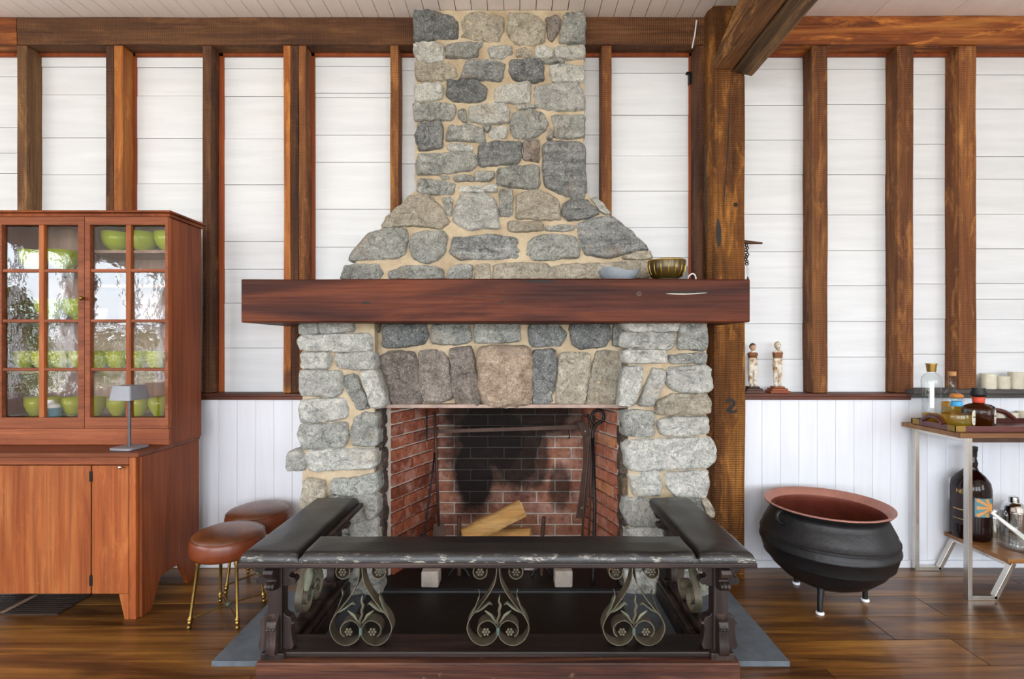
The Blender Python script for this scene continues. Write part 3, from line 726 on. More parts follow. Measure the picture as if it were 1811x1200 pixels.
UP = [ # outlines of the chimney stones, traced, with their kind
('D',A,[(445,75),(560,72),(645,90),(685,125),(688,212),(560,215),(442,228)]), ('T',A,[(730,80),(800,78),(935,95),(940,170),(905,230),(800,222),(705,200),(700,140)]),
('T',A,[(965,80),(1060,75),(1125,95),(1170,140),(1165,225),(1120,250),(1000,240),(960,195)]), ('B',A,[(1175,95),(1230,85),(1255,110),(1240,180),(1205,225),(1185,215),(1180,160)]),
('M',A,[(1275,80),(1388,68),(1390,243),(1245,238),(1260,150)]), ('L',A,[(445,245),(605,238),(605,340),(470,340),(440,290)]),
('M',A,[(622,250),(700,238),(832,230),(795,275),(800,312),(720,318),(622,322)]), ('L',A,[(850,265),(900,250),(985,258),(985,295),(935,322),(870,325)]),
('T',A,[(1005,280),(1060,265),(1095,285),(1090,312),(1010,312)]), ('L',A,[(1110,270),(1190,260),(1212,290),(1205,320),(1150,325),(1110,315)]),
('L',A,[(1222,265),(1385,260),(1385,322),(1300,326),(1228,326)]), ('M',A,[(1150,334),(1280,334),(1275,352),(1160,352)]),
('T',A,[(455,350),(640,350),(670,370),(680,425),(620,440),(465,452),(452,400)]), ('S',A,[(735,338),(860,340),(948,350),(935,420),(915,452),(800,440),(695,440),(715,390)]),
('D',A,[(975,335),(1060,325),(1140,330),(1160,370),(1158,440),(1110,458),(990,440),(968,390)]), ('L',A,[(1200,362),(1380,360),(1385,400),(1380,453),(1215,455),(1195,410)]),
('L',A,[(455,468),(590,465),(605,490),(600,545),(520,560),(450,568),(445,510)]), ('D',A,[(628,450),(690,442),(800,450),(845,490),(845,545),(790,565),(660,562),(625,530)]),
('L',A,[(890,495),(960,470),(1085,455),(1088,570),(1000,568),(890,565)]), ('L',A,[(1115,480),(1200,465),(1345,466),(1388,540),(1385,605),(1250,615),(1120,590),(1108,530)]),
('M',A,[(440,578),(600,572),(670,575),(672,630),(650,662),(500,665),(455,668),(440,615)]), ('M',A,[(685,612),(725,598),(738,675),(710,670),(690,650)]),
('L',A,[(745,590),(830,578),(945,575),(970,615),(965,680),(850,686),(750,670)]), ('M',A,[(990,620),(1100,608),(1150,625),(1182,680),(1175,720),(1110,758),(985,765),(975,700)]),
('L',A,[(1010,588),(1100,592),(1118,602),(1020,604)]),
('M',A,[(1200,637),(1385,632),(1385,755),(1280,768),(1215,755),(1215,690)]), ('D',A,[(465,682),(590,672),(605,710),(600,820),(530,828),(470,830),(450,750)]),
('M',A,[(635,692),(760,692),(828,715),(836,783),(760,782),(625,778)]), ('M',A,[(825,692),(870,692),(842,736)]),
('L',A,[(872,705),(940,698),(966,715),(950,765),(880,768),(852,750)]), ('M',A,[(1178,770),(1200,705),(1208,770)]),
('L',A,[(632,795),(720,787),(773,815),(770,836),(680,836),(627,828)]), ('S',A,[(805,795),(880,785),(1035,785),(1038,850),(1020,900),(900,912),(805,918),(800,850)]),
('B',A,[(1052,775),(1130,768),(1138,900),(1100,890),(1047,880)]), ('M',A,[(470,852),(690,844),(780,850),(800,905),(760,940),(600,962),(460,965),(455,900)]),
('S',A,[(1160,800),(1200,785),(1385,792),(1395,1062),(1390,1108),(1290,1090),(1170,1030),(1155,930)]), ('M',A,[(905,932),(1000,914),(1130,910),(1138,1030),(1100,1045),(1010,1038),(905,1020)]),
('M',A,[(782,950),(885,947),(888,975),(865,1000),(782,1000)]), ('M',A,[(667,977),(720,965),(773,972),(773,998),(670,998)]), ('M',A,[(588,972),(640,970),(640,988),(602,990)]),
('M',B,[(465,57),(560,52),(672,77),(660,135),(560,138),(460,122)]), ('L',B,[(690,92),(780,87),(903,87),(903,123),(780,123),(690,120)]),
('M',B,[(917,112),(988,107),(988,255),(965,258),(917,253)]), ('T',B,[(420,145),(520,135),(590,200),(640,290),(590,325),(430,310),(265,318),(290,265),(380,190)]),
('M',B,[(597,157),(655,152),(658,200),(645,260),(622,228)]), ('L',B,[(702,132),(850,130),(890,170),(910,260),(916,328),(830,323),(750,333),(657,285),(667,220)]),
('T',B,[(1012,140),(1100,110),(1190,130),(1250,180),(1253,275),(1150,278),(1007,268)]), ('S',B,[(1267,190),(1320,157),(1400,165),(1468,240),(1400,268),(1290,283),(1264,250)]),
('L',B,[(1422,157),(1445,147),(1533,240),(1510,248),(1472,233)]), ('T',B,[(962,287),(1080,287),(1155,292),(1156,333),(1060,343),(967,338)]),
('M',B,[(1167,317),(1240,307),(1328,310),(1328,333),(1240,338),(1167,336)]), ('S',B,[(1342,302),(1450,264),(1540,257),(1620,322),(1738,440),(1660,448),(1520,488),(1390,468),(1357,380)]),
('M',B,[(195,347),(330,320),(400,327),(408,390),(390,460),(350,488),(200,493),(77,500),(120,430)]), ('M',B,[(422,365),(470,342),(600,337),(628,370),(618,440),(578,500),(500,516),(442,490),(422,430)]),
('S',B,[(662,375),(760,374),(850,357),(1010,372),(1028,488),(900,493),(700,496),(642,460)]), ('M',B,[(1112,370),(1180,357),(1330,364),(1360,430),(1348,483),(1200,498),(1090,498),(1067,460),(1077,400)]),
('M',B,[(60,532),(130,522),(240,522),(268,560),(265,604),(37,604)]), ('M',B,[(312,560),(400,532),(500,527),(598,547),(610,604),(302,604)]),
('M',B,[(642,547),(700,522),(763,527),(763,604),(622,604)]), ('T',B,[(782,522),(858,517),(868,604),(777,604)]),
('T',B,[(892,522),(1000,514),(1168,517),(1213,560),(1223,604),(877,604)]), ('T',B,[(1202,532),(1290,522),(1500,517),(1700,502),(1738,530),(1738,604),(1232,604)]),
('T',B,[(1592,482),(1680,450),(1743,454),(1763,485),(1720,496),(1602,493)])]
LC = (490, 540); RC = (880, 540)
F_, G_ = 2.51, 2.575       # pier face depth, arch face depth
LOW = [
('L',LC,F_,[(117,102),(218,94),(220,148),(122,148)]), ('L',LC,F_,[(227,92),(400,86),(406,133),(232,146)]), ('B',LC,G_-.02,[(412,92),(535,95),(530,140),(417,138)]),
('L',LC,F_,[(132,162),(480,150),(498,180),(496,238),(330,240),(132,233),(117,200)]), ('L',LC,F_,[(127,257),(273,252),(283,280),(273,328),(137,328)]),
('L',LC,F_,[(297,260),(503,247),(528,325),(490,333),(332,330)]), ('L',LC,F_,[(122,347),(338,352),(348,385),(333,476),(122,473)]),
('M',LC,F_,[(352,395),(375,374),(415,367),(493,538),(430,550),(392,480)]), ('L',LC,F_,[(447,355),(520,342),(543,400),(578,510),(568,533),(512,538),(472,430)]),
('L',LC,F_,[(132,502),(358,497),(376,540),(368,588),(330,603),(137,618),(120,570)]), ('M',LC,F_,[(122,637),(368,624),(373,720),(338,753),(132,758),(114,690)]),
('M',LC,F_,[(417,590),(470,572),(528,577),(533,738),(412,743),(397,680)]), ('L',LC,F_,[(62,782),(118,767),(138,800),(150,868),(62,868)]),
('L',LC,F_,[(153,770),(518,760),(526,838),(500,860),(330,863),(162,873),(147,800)]), ('T',LC,F_,[(152,922),(248,927),(260,1010),(228,1040),(132,1090),(137,990)]),
('M',LC,F_,[(297,927),(420,917),(533,887),(533,983),(460,1003),(292,1003),(287,960)]), ('L',LC,F_,[(382,1012),(530,1005),(525,1118),(402,1148),(352,1080)]),
('L',LC,F_,[(282,1012),(370,1015),(345,1080),(390,1148),(380,1200),(240,1200),(230,1060)]), ('L',LC,F_,[(392,1156),(522,1132),(532,1250),(400,1262)]),
('L',LC,F_,[(135,1100),(225,1060),(235,1215),(140,1230)]), ('M',LC,F_,[(140,1245),(380,1215),(385,1330),(150,1340)]), ('L',LC,F_,[(400,1275),(535,1262),(540,1345),(395,1350)]),
('L',LC,F_,[(140,1355),(330,1352),(335,1440),(150,1450)]), ('M',LC,F_,[(345,1365),(545,1360),(548,1470),(350,1475)]), ('M',LC,F_,[(150,1465),(335,1458),(338,1525),(150,1525)]), ('L',LC,F_,[(350,1488),(548,1482),(550,1525),(350,1525)]),
('D',LC,G_,[(567,112),(640,97),(788,102),(798,150),(783,198),(690,213),(567,220)]), ('M',LC,G_,[(817,112),(900,97),(1013,97),(1026,190),(950,203),(822,198)]),
('M',LC,G_,[(1050,100),(1282,96),(1286,186),(1050,196)]),
('B',LC,G_,[(547,275),(600,247),(730,252),(743,340),(768,513),(700,528),(620,523),(582,440)]), ('B',LC,G_,[(758,242),(868,237),(903,290),(918,400),(930,488),(850,508),(782,503),(757,400)]),
('B',LC,G_,[(917,237),(1028,222),(1043,290),(1078,500),(1068,528),(962,528),(930,440),(932,350)]),
('K',(0,0),G_-.03,[(848,618),(870,612),(935,615),(941,640),(938,700),(930,717),(880,718),(855,711),(847,680)]),
('D',RC,G_,[(192,242),(298,237),(313,290),(298,400),(288,508),(240,526),(192,518)]), ('T',RC,G_,[(332,252),(488,257),(488,330),(468,460),(453,528),(312,520),(322,400)]),
('T',RC,G_,[(522,247),(653,242),(658,300),(638,440),(628,518),(560,533),(472,523),(492,400)]), ('L',RC,F_,[(670,332),(768,324),(753,420),(718,528),(642,525)]),
('L',RC,F_,[(825,337),(873,342),(888,370),(848,470),(818,528),(747,525),(792,420)]), ('D',RC,G_,[(172,102),(308,97),(363,150),(328,213),(172,213)]),
('D',RC,G_,[(387,112),(420,97),(588,97),(593,170),(568,213),(430,228),(397,200)]), ('M',RC,G_,[(622,102),(645,97),(653,150),(643,213),(612,208)]),
('L',RC,F_,[(652,97),(720,86),(953,84),(953,133),(700,133)]), ('L',RC,F_,[(662,152),(800,142),(933,150),(938,190),(923,226),(700,223),(657,205)]),
('M',RC,F_,[(962,92),(1103,84),(1108,233),(957,228)]), ('L',RC,F_,[(667,242),(888,237),(898,300),(672,300)]), ('M',RC,F_,[(917,267),(1108,254),(1110,303),(917,303)]),
('L',RC,F_,[(902,332),(1123,322),(1126,448),(1050,458),(940,448),(897,420)]), ('T',RC,F_,[(847,512),(920,477),(1108,467),(1126,520),(1118,568),(842,573)]),
('M',RC,F_,[(672,572),(720,557),(823,562),(828,688),(770,696),(672,678)]), ('L',RC,F_,[(852,612),(900,594),(1108,592),(1123,670),(1050,683),(872,686)]),
('L',RC,F_,[(682,722),(1118,702),(1148,745),(1153,820),(1108,853),(850,868),(692,866)]), ('L',RC,F_,[(702,892),(848,877),(866,950),(858,1000),(722,1003)]),
('L',RC,F_,[(892,892),(1108,877),(1116,950),(1108,1010),(950,1010),(902,960)]), ('L',RC,F_,[(682,1022),(808,1027),(828,1100),(868,1160),(702,1168),(672,1100)]),
('M',RC,F_,[(828,1030),(1070,1025),(1100,1110),(1080,1160),(890,1165),(842,1090)]), ('T',RC,F_,[(1082,1022),(1110,1032),(1143,1100),(1138,1120),(1108,1100)]),
('L',RC,F_,[(690,1185),(870,1175),(880,1270),(690,1280)]), ('L',RC,F_,[(895,1180),(1120,1172),(1125,1275),(895,1280)]), ('M',RC,F_,[(690,1295),(940,1292),(945,1390),(690,1395)]),
('L',RC,F_,[(960,1292),(1125,1290),(1125,1390),(960,1395)]), ('L',RC,F_,[(690,1408),(850,1405),(852,1525),(690,1525)]), ('M',RC,F_,[(868,1405),(1120,1402),(1120,1525),(868,1525)])]
front = lambda u, v, d_: None
sd = 0
for kind, off, poly in UP:
    sd += 1; pp = tr_poly(poly, off, sU)
    cy = sum(p[1] for p in pp)/len(pp)
    uv = [((x-CX)*Dup(y)/F, CZ-(y-CY)*Dup(y)/F) for x, y in pp]
    z0 = CZ-(345-CY)*2.78/F; z1 = CZ-(493-CY)*2.63/F
    def to3(u, v, d_, z0=z0, z1=z1):
        base = 2.78 if v > z0 else 2.78-.15*min(1.05, (z0-v)/(z0-z1))
        return (u, base+d_+.008, v)
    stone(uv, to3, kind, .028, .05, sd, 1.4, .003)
for kind, off, D, poly in LOW:
    sd += 1; s = 1 if off == (0, 0) else (3.0)
    pp = tr_poly(poly, off, s); uv = [((x-CX)*D/F, CZ-(y-CY)*D/F) for x, y in pp]
    uv = [(u, max(v, .012)) for u, v in uv]
    big = kind in 'K'
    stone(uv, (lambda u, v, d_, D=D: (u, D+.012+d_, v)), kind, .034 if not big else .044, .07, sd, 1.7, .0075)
# jamb side stones facing into the opening
zj = [.03, .2, .33, .47, .6, .72, .83, .945]
for side in (0, 1):
    for i in range(len(zj)-1):
        sd += 1; a, b = zj[i]+.004, zj[i+1]-.004; y0 = 2.545+random.random()*.012; y1 = 2.69-random.random()*.02
        uv = [(y0, a), (y1, a+.01), (y1-.01, b), (y0+.01, b-.01)]
        if side == 0: f = lambda u, v, d_: (-.705-d_*.9, u, v)
        else: f = lambda u, v, d_: (.548+d_*.9, u, v)
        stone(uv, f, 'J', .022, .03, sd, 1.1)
# mortar bodies
def mortar_sheet(rows_px, depth_fn, back, nx=26):
    m = MB(); vs = []; fs = []; R = len(rows_px)
    for (py, xl, xr) in rows_px:
        D = depth_fn(py)
        for i in range(nx+1):
            px = xl+(xr-xl)*i/nx; v = P(px, py, D); q = noise.fractal(v*22, 1.0, 2.0, 3)*.006
            vs.append((v.x, v.y+.006+q, v.z))
    for (py, xl, xr) in rows_px:
        D = depth_fn(py)
        for px in (xl, xr):
            v = P(px, py, D); vs.append((v.x, back, v.z))
    b = R*(nx+1)
    for j in range(R-1):
        for i in range(nx): fs.append((j*(nx+1)+i, j*(nx+1)+i+1, (j+1)*(nx+1)+i+1, (j+1)*(nx+1)+i))
        fs.append((j*(nx+1), (j+1)*(nx+1), b+2*(j+1), b+2*j)); fs.append((j*(nx+1)+nx, b+2*j+1, b+2*(j+1)+1, (j+1)*(nx+1)+nx))
        fs.append((b+2*j, b+2*(j+1), b+2*(j+1)+1, b+2*j+1))
    fs.append(tuple(range(nx+1))+(b+1, b)); fs.append(tuple((R-1)*(nx+1)+i for i in range(nx, -1, -1))+(b+2*(R-1), b+2*(R-1)+1))
    return m.add(vs, fs)
def edge(py):
    if py <= 340: l, r = 734+noise.noise(Vector((py*.05, 0, 0)))*3, 1033+2*noise.noise(Vector((py*.05, 5, 0)))
    elif py <= 345: l, r = 728, 1038
    else:
        l = 722+(606-722)*((py-345)/150)**.95; r = 1046+(1158-1046)*((py-345)/112) if py < 457 else 1158
        if py < 402: l = 722-(py-345)*.85
        else: l = 674-(py-402)*.75
        r = min(1157, 1042+(py-345)*1.02)
    return l, r
rws = []
py = 17.5
while py <= 505: rws.append((py,)+edge(py)); py += 8
build('mortar', mortar_sheet(rws, Dup, 2.948), M['mortar'], fp, smooth=True, sharp=50)
def mbox(x0, x1, y0, y1, z0, z1, seed=0, st=.03):
    m = MB(); nx = max(2, int((x1-x0)/st)); nz = max(2, int((z1-z0)/st)); vs = []; fs = []
    for j in range(nz+1):
        for i in range(nx+1):
            v = Vector((x0+(x1-x0)*i/nx, y0, z0+(z1-z0)*j/nz)); v.y += noise.fractal(v*20, 1.0, 2.0, 3)*.006; vs.append(v)
    for j in range(nz):
        for i in range(nx): a = j*(nx+1)+i; fs.append((a, a+1, a+nx+2, a+nx+1))
    b = len(vs); c = [0, nx, nz*(nx+1)+nx, nz*(nx+1)]
    vs += [(x0, y1, z0), (x1, y1, z0), (x1, y1, z1), (x0, y1, z1)]
    bot = list(range(nx+1)); top = [nz*(nx+1)+i for i in range(nx+1)]; lf = [j*(nx+1) for j in range(nz+1)]; rt = [j*(nx+1)+nx for j in range(nz+1)]
    fs += [tuple(bot[::-1])+(b, b+1), tuple(top)+(b+2, b+3), tuple(lf)+(b+3, b), tuple(rt[::-1])+(b+1, b+2), (b, b+3, b+2, b+1)]
    return m.add(vs, fs)
build('mortar', mbox(-1.075, -.715, 2.518, 2.97, .005, 1.37), M['mortar'], fp, smooth=True, sharp=50)
build('mortar', mbox(.555, .945, 2.518, 2.97, .005, 1.37), M['mortar'], fp, smooth=True, sharp=50)
build('mortar', mbox(-.715, .555, 2.583, 2.72, .957, 1.37), M['mortar'], fp, smooth=True, sharp=50)
build('lintel_bar', MB().box(X(640, 2.55), X(1155, 2.55), 2.552, 2.72, .937, .955), plain('pale_mortared_lintel', srgb('a58e82'), .8, var=.25, bumps=.3), fp, bevel=.002, label='pale pinkish lintel edge')
# firebox
YK = 3.07
lx0, lx1 = -.668, -.487; rx0, rx1 = .535, .398; yf0 = 2.685
fb = MB()
fb.hexa([(-.95, yf0-.005, .005), (lx0-.012, yf0-.005, .005), (lx1-.012, YK+.005, .005), (-.95, YK+.1, .005), (-.95, yf0-.005, 1.15), (lx0-.012, yf0-.005, 1.15), (lx1-.012, YK+.005, 1.15), (-.95, YK+.1, 1.15)])
fb.hexa([(rx0+.012, yf0-.005, .005), (.87, yf0-.005, .005), (.87, YK+.1, .005), (rx1+.012, YK+.005, .005), (rx0+.012, yf0-.005, 1.15), (.87, yf0-.005, 1.15), (.87, YK+.1, 1.15), (rx1+.012, YK+.005, 1.15)])
fb.box(-.9, .85, YK+.012, YK+.12, .005, 1.15); fb.box(-.95, .87, 2.72, YK+.12, 1.1, 1.16)
fbo = build('firebox', fb, M['brick_mortar'], fp, label='brick lined firebox blackened by soot')
LOC[fbo] = FPC
random.seed(21)
def brickcourse(p0, p1, inward, mat, h=.0575, jt=.0098, bl=.2, z0=.03, z1=1.09):
    p0 = Vector(p0); p1 = Vector(p1); L = (p1-p0).length; t = (p1-p0)/L; nn = Vector(inward).normalized()
    z = z0; k = 0
    while z+h < z1:
        s = -(bl/2 if k % 2 else random.random()*.02)
        while s < L:
            a = max(s, 0); b = min(s+bl-jt, L)
            if b-a > .02:
                pr = .006+random.random()*.004; m = MB()
                q = [p0+t*a+nn*pr, p0+t*b+nn*pr, p0+t*b-nn*.03, p0+t*a-nn*.03]
                dz = (random.random()-.5)*.003
                m.hexa([(v.x, v.y, z+dz) for v in q]+[(v.x, v.y, z+h+dz) for v in q])
                build('brick', m, M[mat], fbo, bevel=.004, seg=2)
            s += bl
        z += h+jt; k += 1
brickcourse((lx0, yf0, 0), (lx1, YK, 0), (1, -.45, 0), 'brick_side')
brickcourse((rx1, YK, 0), (rx0, yf0, 0), (-1, -.3, 0), 'brick_right')
brickcourse((lx1+.004, YK+.01, 0), (rx1-.004, YK+.01, 0), (0, -1, 0), 'brick_back', bl=.205)
build('firebox_floor', MB().box(-.70, .55, 2.53, YK+.02, .005, .032), M['soot'], fp, label='sooty black firebox floor')
# mantel
mt = MB(); x0, x1 = X(427, 2.35), X(1326, 2.35); n = 30; vs = []; fs = []
for i in range(n+1):
    x = x0+(x1-x0)*i/n; j = lambda k: noise.noise(Vector((x*1.6, k*3.3, 1)))*.003
    z0, z1 = 1.362+j(1), 1.5645+j(2)
    vs += [(x, 2.356, z0), (x, 2.35, z0+.006), (x, 2.35, z1-.006), (x, 2.356, z1), (x, 2.80, z1), (x, 2.80, z0)]
for i in range(n):
    for k in range(6): fs.append((i*6+k, i*6+(k+1) % 6, i*6+6+(k+1) % 6, i*6+6+k))
fs += [tuple(range(5, -1, -1)), tuple(n*6+k for k in range(6))]; mt.add(vs, fs)
# the mantel wraps the post: stop its back short of post and wall
for v in mt.v:
    if v.x > 1.0 and v.y > 2.7: v.y = 2.745
    if v.x < 1.0 and v.y > 2.7: v.y = 2.80
man = build('mantel_beam', mt, M['mantel'], label='long dark red wooden mantel beam across the stone fireplace', cat='mantel')
def mcrack(pts, w, mat='black', nm='crack'): dark_slot(pts, w, man, 2.3492, mat, nm)
mcrack([(925, 496), (950, 497), (985, 498)], .006)
mcrack([(1175, 517), (1210, 517), (1255, 516)], .005)
mcrack([(1178, 519), (1210, 519.5), (1250, 517.5)], .003, 'ceramic_cream', 'pale_split')
mcrack([(880, 535), (887, 534), (893, 534)], .003)
mcrack([(640, 536), (647, 534.5), (655, 536)], .006)
mcrack([(700, 524), (800, 522), (900, 526), (1060, 527)], .0012)
for (a, b, r) in ((772, 523, .016), (933, 520, .015), (1074, 507, .010), (1130, 519, .022), (572, 506, .009)):
    m_ = MB(); m_.sphere(P(a, b, 2.352), r, 14, 6, (1, .12, .9)); build('knot', m_, M['base_dark'], man, smooth=True)

# ------------------------------------------------------------------ hearth
he = build('hearth_slab', MB().box(-1.194, 1.064, 1.962, 2.53, 0.0005, .022), M['slate'], label='blue grey slate hearth slab on the wooden floor', cat='hearth', bevel=.003)
build('hearth_shade_plate', MB().box(-.74, .5, 1.99, 2.5, .0215, .0255), M['soot'], he, label='black plate coloured for soot and shade')  # thin sheet darkens the hearth: soot plus shade inside the fender

# ------------------------------------------------------------------ club fender
fe = empty('club_fender', (-.07, 1.95, 0), 'carved dark wood club fender with black leather seats and iron scrolls', 'fender')
FX0, FX1 = -.979, .84
def padpoly(poly, z0, z1, wear=None):
    m = MB(); m.prism(poly, lambda u, v, a: (u, v, a), z0, z1); return m
wearY = 1.768-1.95
M['leather_black'] = leather('scuffed_black_leather', srgb('0c0b0b'), srgb('161414'), srgb('262322'), .4, wearY, .22)
zt0, zt1 = .492, .524
def pad(x0, x1, y0, y1, nx, ny, seed):
    m = MB(); vs = []; fs = []; r = .014
    for j in range(ny+1):
        for i in range(nx+1):
            u, v = i/nx, j/ny; x = x0+(x1-x0)*u; y = y0+(y1-y0)*v
            e_ = min(u*(x1-x0), (1-u)*(x1-x0), v*(y1-y0), (1-v)*(y1-y0)); h = 1-(1-min(1, e_/.018))**2
            q = noise.noise(Vector((x*9, y*9, seed)))*.003*h
            vs.append((x, y, zt0+.012+(zt1-zt0-.012)*h+.006*min(1, e_/.09)+q))
    b = len(vs)
    for j in range(ny+1):
        for i in range(nx+1): vs.append((vs[j*(nx+1)+i][0], vs[j*(nx+1)+i][1], zt0))
    for j in range(ny):
        for i in range(nx):
            a = j*(nx+1)+i; fs += [(a, a+1, a+nx+2, a+nx+1), (b+a, b+a+nx+1, b+a+nx+2, b+a+1)]
    per = [i for i in range(nx+1)]+[j*(nx+1)+nx for j in range(1, ny+1)]+[ny*(nx+1)+i for i in range(nx-1, -1, -1)]+[j*(nx+1) for j in range(ny-1, 0, -1)]
    for k in range(len(per)): p, q = per[k], per[(k+1) % len(per)]; fs.append((p, b+p, b+q, q))
    return m.add(vs, fs)
build('seat_pad', pad(-.766, .635, 1.763, 1.938, 90, 24, 1), M['leather_black'], fe, smooth=True, sharp=60, label='front black leather seat pad')
build('seat_pad', pad(FX0+.004, -.7675, 1.763, 2.435, 28, 60, 2), M['leather_black'], fe, smooth=True, sharp=60, label='left black leather seat pad')
build('seat_pad', pad(.6365, FX1-.004, 1.763, 2.435, 28, 60, 3), M['leather_black'], fe, smooth=True, sharp=60, label='right black leather seat pad')
tr = MB().box(FX0, FX1, 1.758, 1.94, .474, .492).box(FX0, -.745, 1.94, 2.44, .474, .492).box(.64, FX1, 1.94, 2.44, .474, .492)
build('seat_frame', tr, M['fender_wood'], fe, bevel=.004)
build('frame_moulding', MB().box(FX0+.03, FX1-.03, 1.785, 1.925, .462, .474).box(FX0+.03, -.77, 1.925, 2.42, .462, .474).box(.665, FX1-.03, 1.925, 2.42, .462, .474), M['fender_wood'], fe, bevel=.003)
pl = MB().box(-.93, .792, 1.783, 1.956, .001, .128)
build('plinth', pl, M['fender_red'], fe, bevel=.006)
build('plinth', MB().box(-.93, -.815, 1.957, 2.46, .023, .1).rough(.0, 1), M['fender_wood'], fe, bevel=.006)
build('plinth', MB().box(.677, .792, 1.957, 2.46, .023, .1), M['fender_wood'], fe, bevel=.006)
rl = MB().box(-.905, .767, 1.812, 1.93, .128, .15)
build('base_rail', rl, M['fender_wood'], fe, bevel=.006)
for x0 in (-.905, .71): build('base_rail', MB().box(x0, x0+.057, 1.931, 2.45, .1, .15), M['fender_wood'], fe, bevel=.008, seg=3)
for x0 in (-.85, .68): build('carved_band', MB().box(x0, x0+.03, 1.96, 2.45, .1, .125), M['fender_wood'], fe, bevel=.008, seg=3)
def bracket(top):
    if top: return [(0, .462), (.05, .462), (.056, .45), (.05, .435), (.03, .428), (.024, .415), (.034, .405), (.034, .39), (.02, .38), (0, .378)]
    return [(0, .15), (.034, .15), (.04, .165), (.034, .19), (.03, .225), (.034, .25), (.026, .268), (.012, .272), (0, .285)]
def fpost(cx, cy, dirs):
    o = build('corner_post', MB().box(cx-.026, cx+.026, cy-.026, cy+.026, .148, .463), M['fender_post'], fe, bevel=.004)
    LOC[o] = LOC[fe]
    for (dx, dy) in dirs:
        for top in (True, False):
            sx_, sy_ = -dy, dx
            fn = lambda u, v, a: (cx+dx*(.025+u)+sx_*a, cy+dy*(.025+u)+sy_*a, v)
            build('scroll_bracket', MB().prism(bracket(top), fn, -.018, .018), M['fender_post'], o, bevel=.003)
        for k in (-1, 0, 1):
            c = Vector(fn(.034, .398, k*.012)); build('carved_roll', MB().tube([c-Vector((sx_, sy_, 0))*.005, c+Vector((sx_, sy_, 0))*.005], .0135, 10), M['fender_post'], o, smooth=True, sharp=40)
            build('carved_bead', MB().sphere(fn(.034, .243, k*.011), .006, 8, 6), M['fender_post'], o, smooth=True)
    build('foot_block', MB().box(cx-.042, cx+.042, cy-.046, cy+.042, .1, .152), M['fender_post'], o, bevel=.004)
fpost(-.877, 1.845, [(0, -1), (1, 0), (-1, 0)])
fpost(.735, 1.845, [(0, -1), (1, 0), (-1, 0)])
fpost(-.872, 2.405, [(1, 0), (0, -1)])
fpost(.735, 2.405, [(-1, 0), (0, -1)])
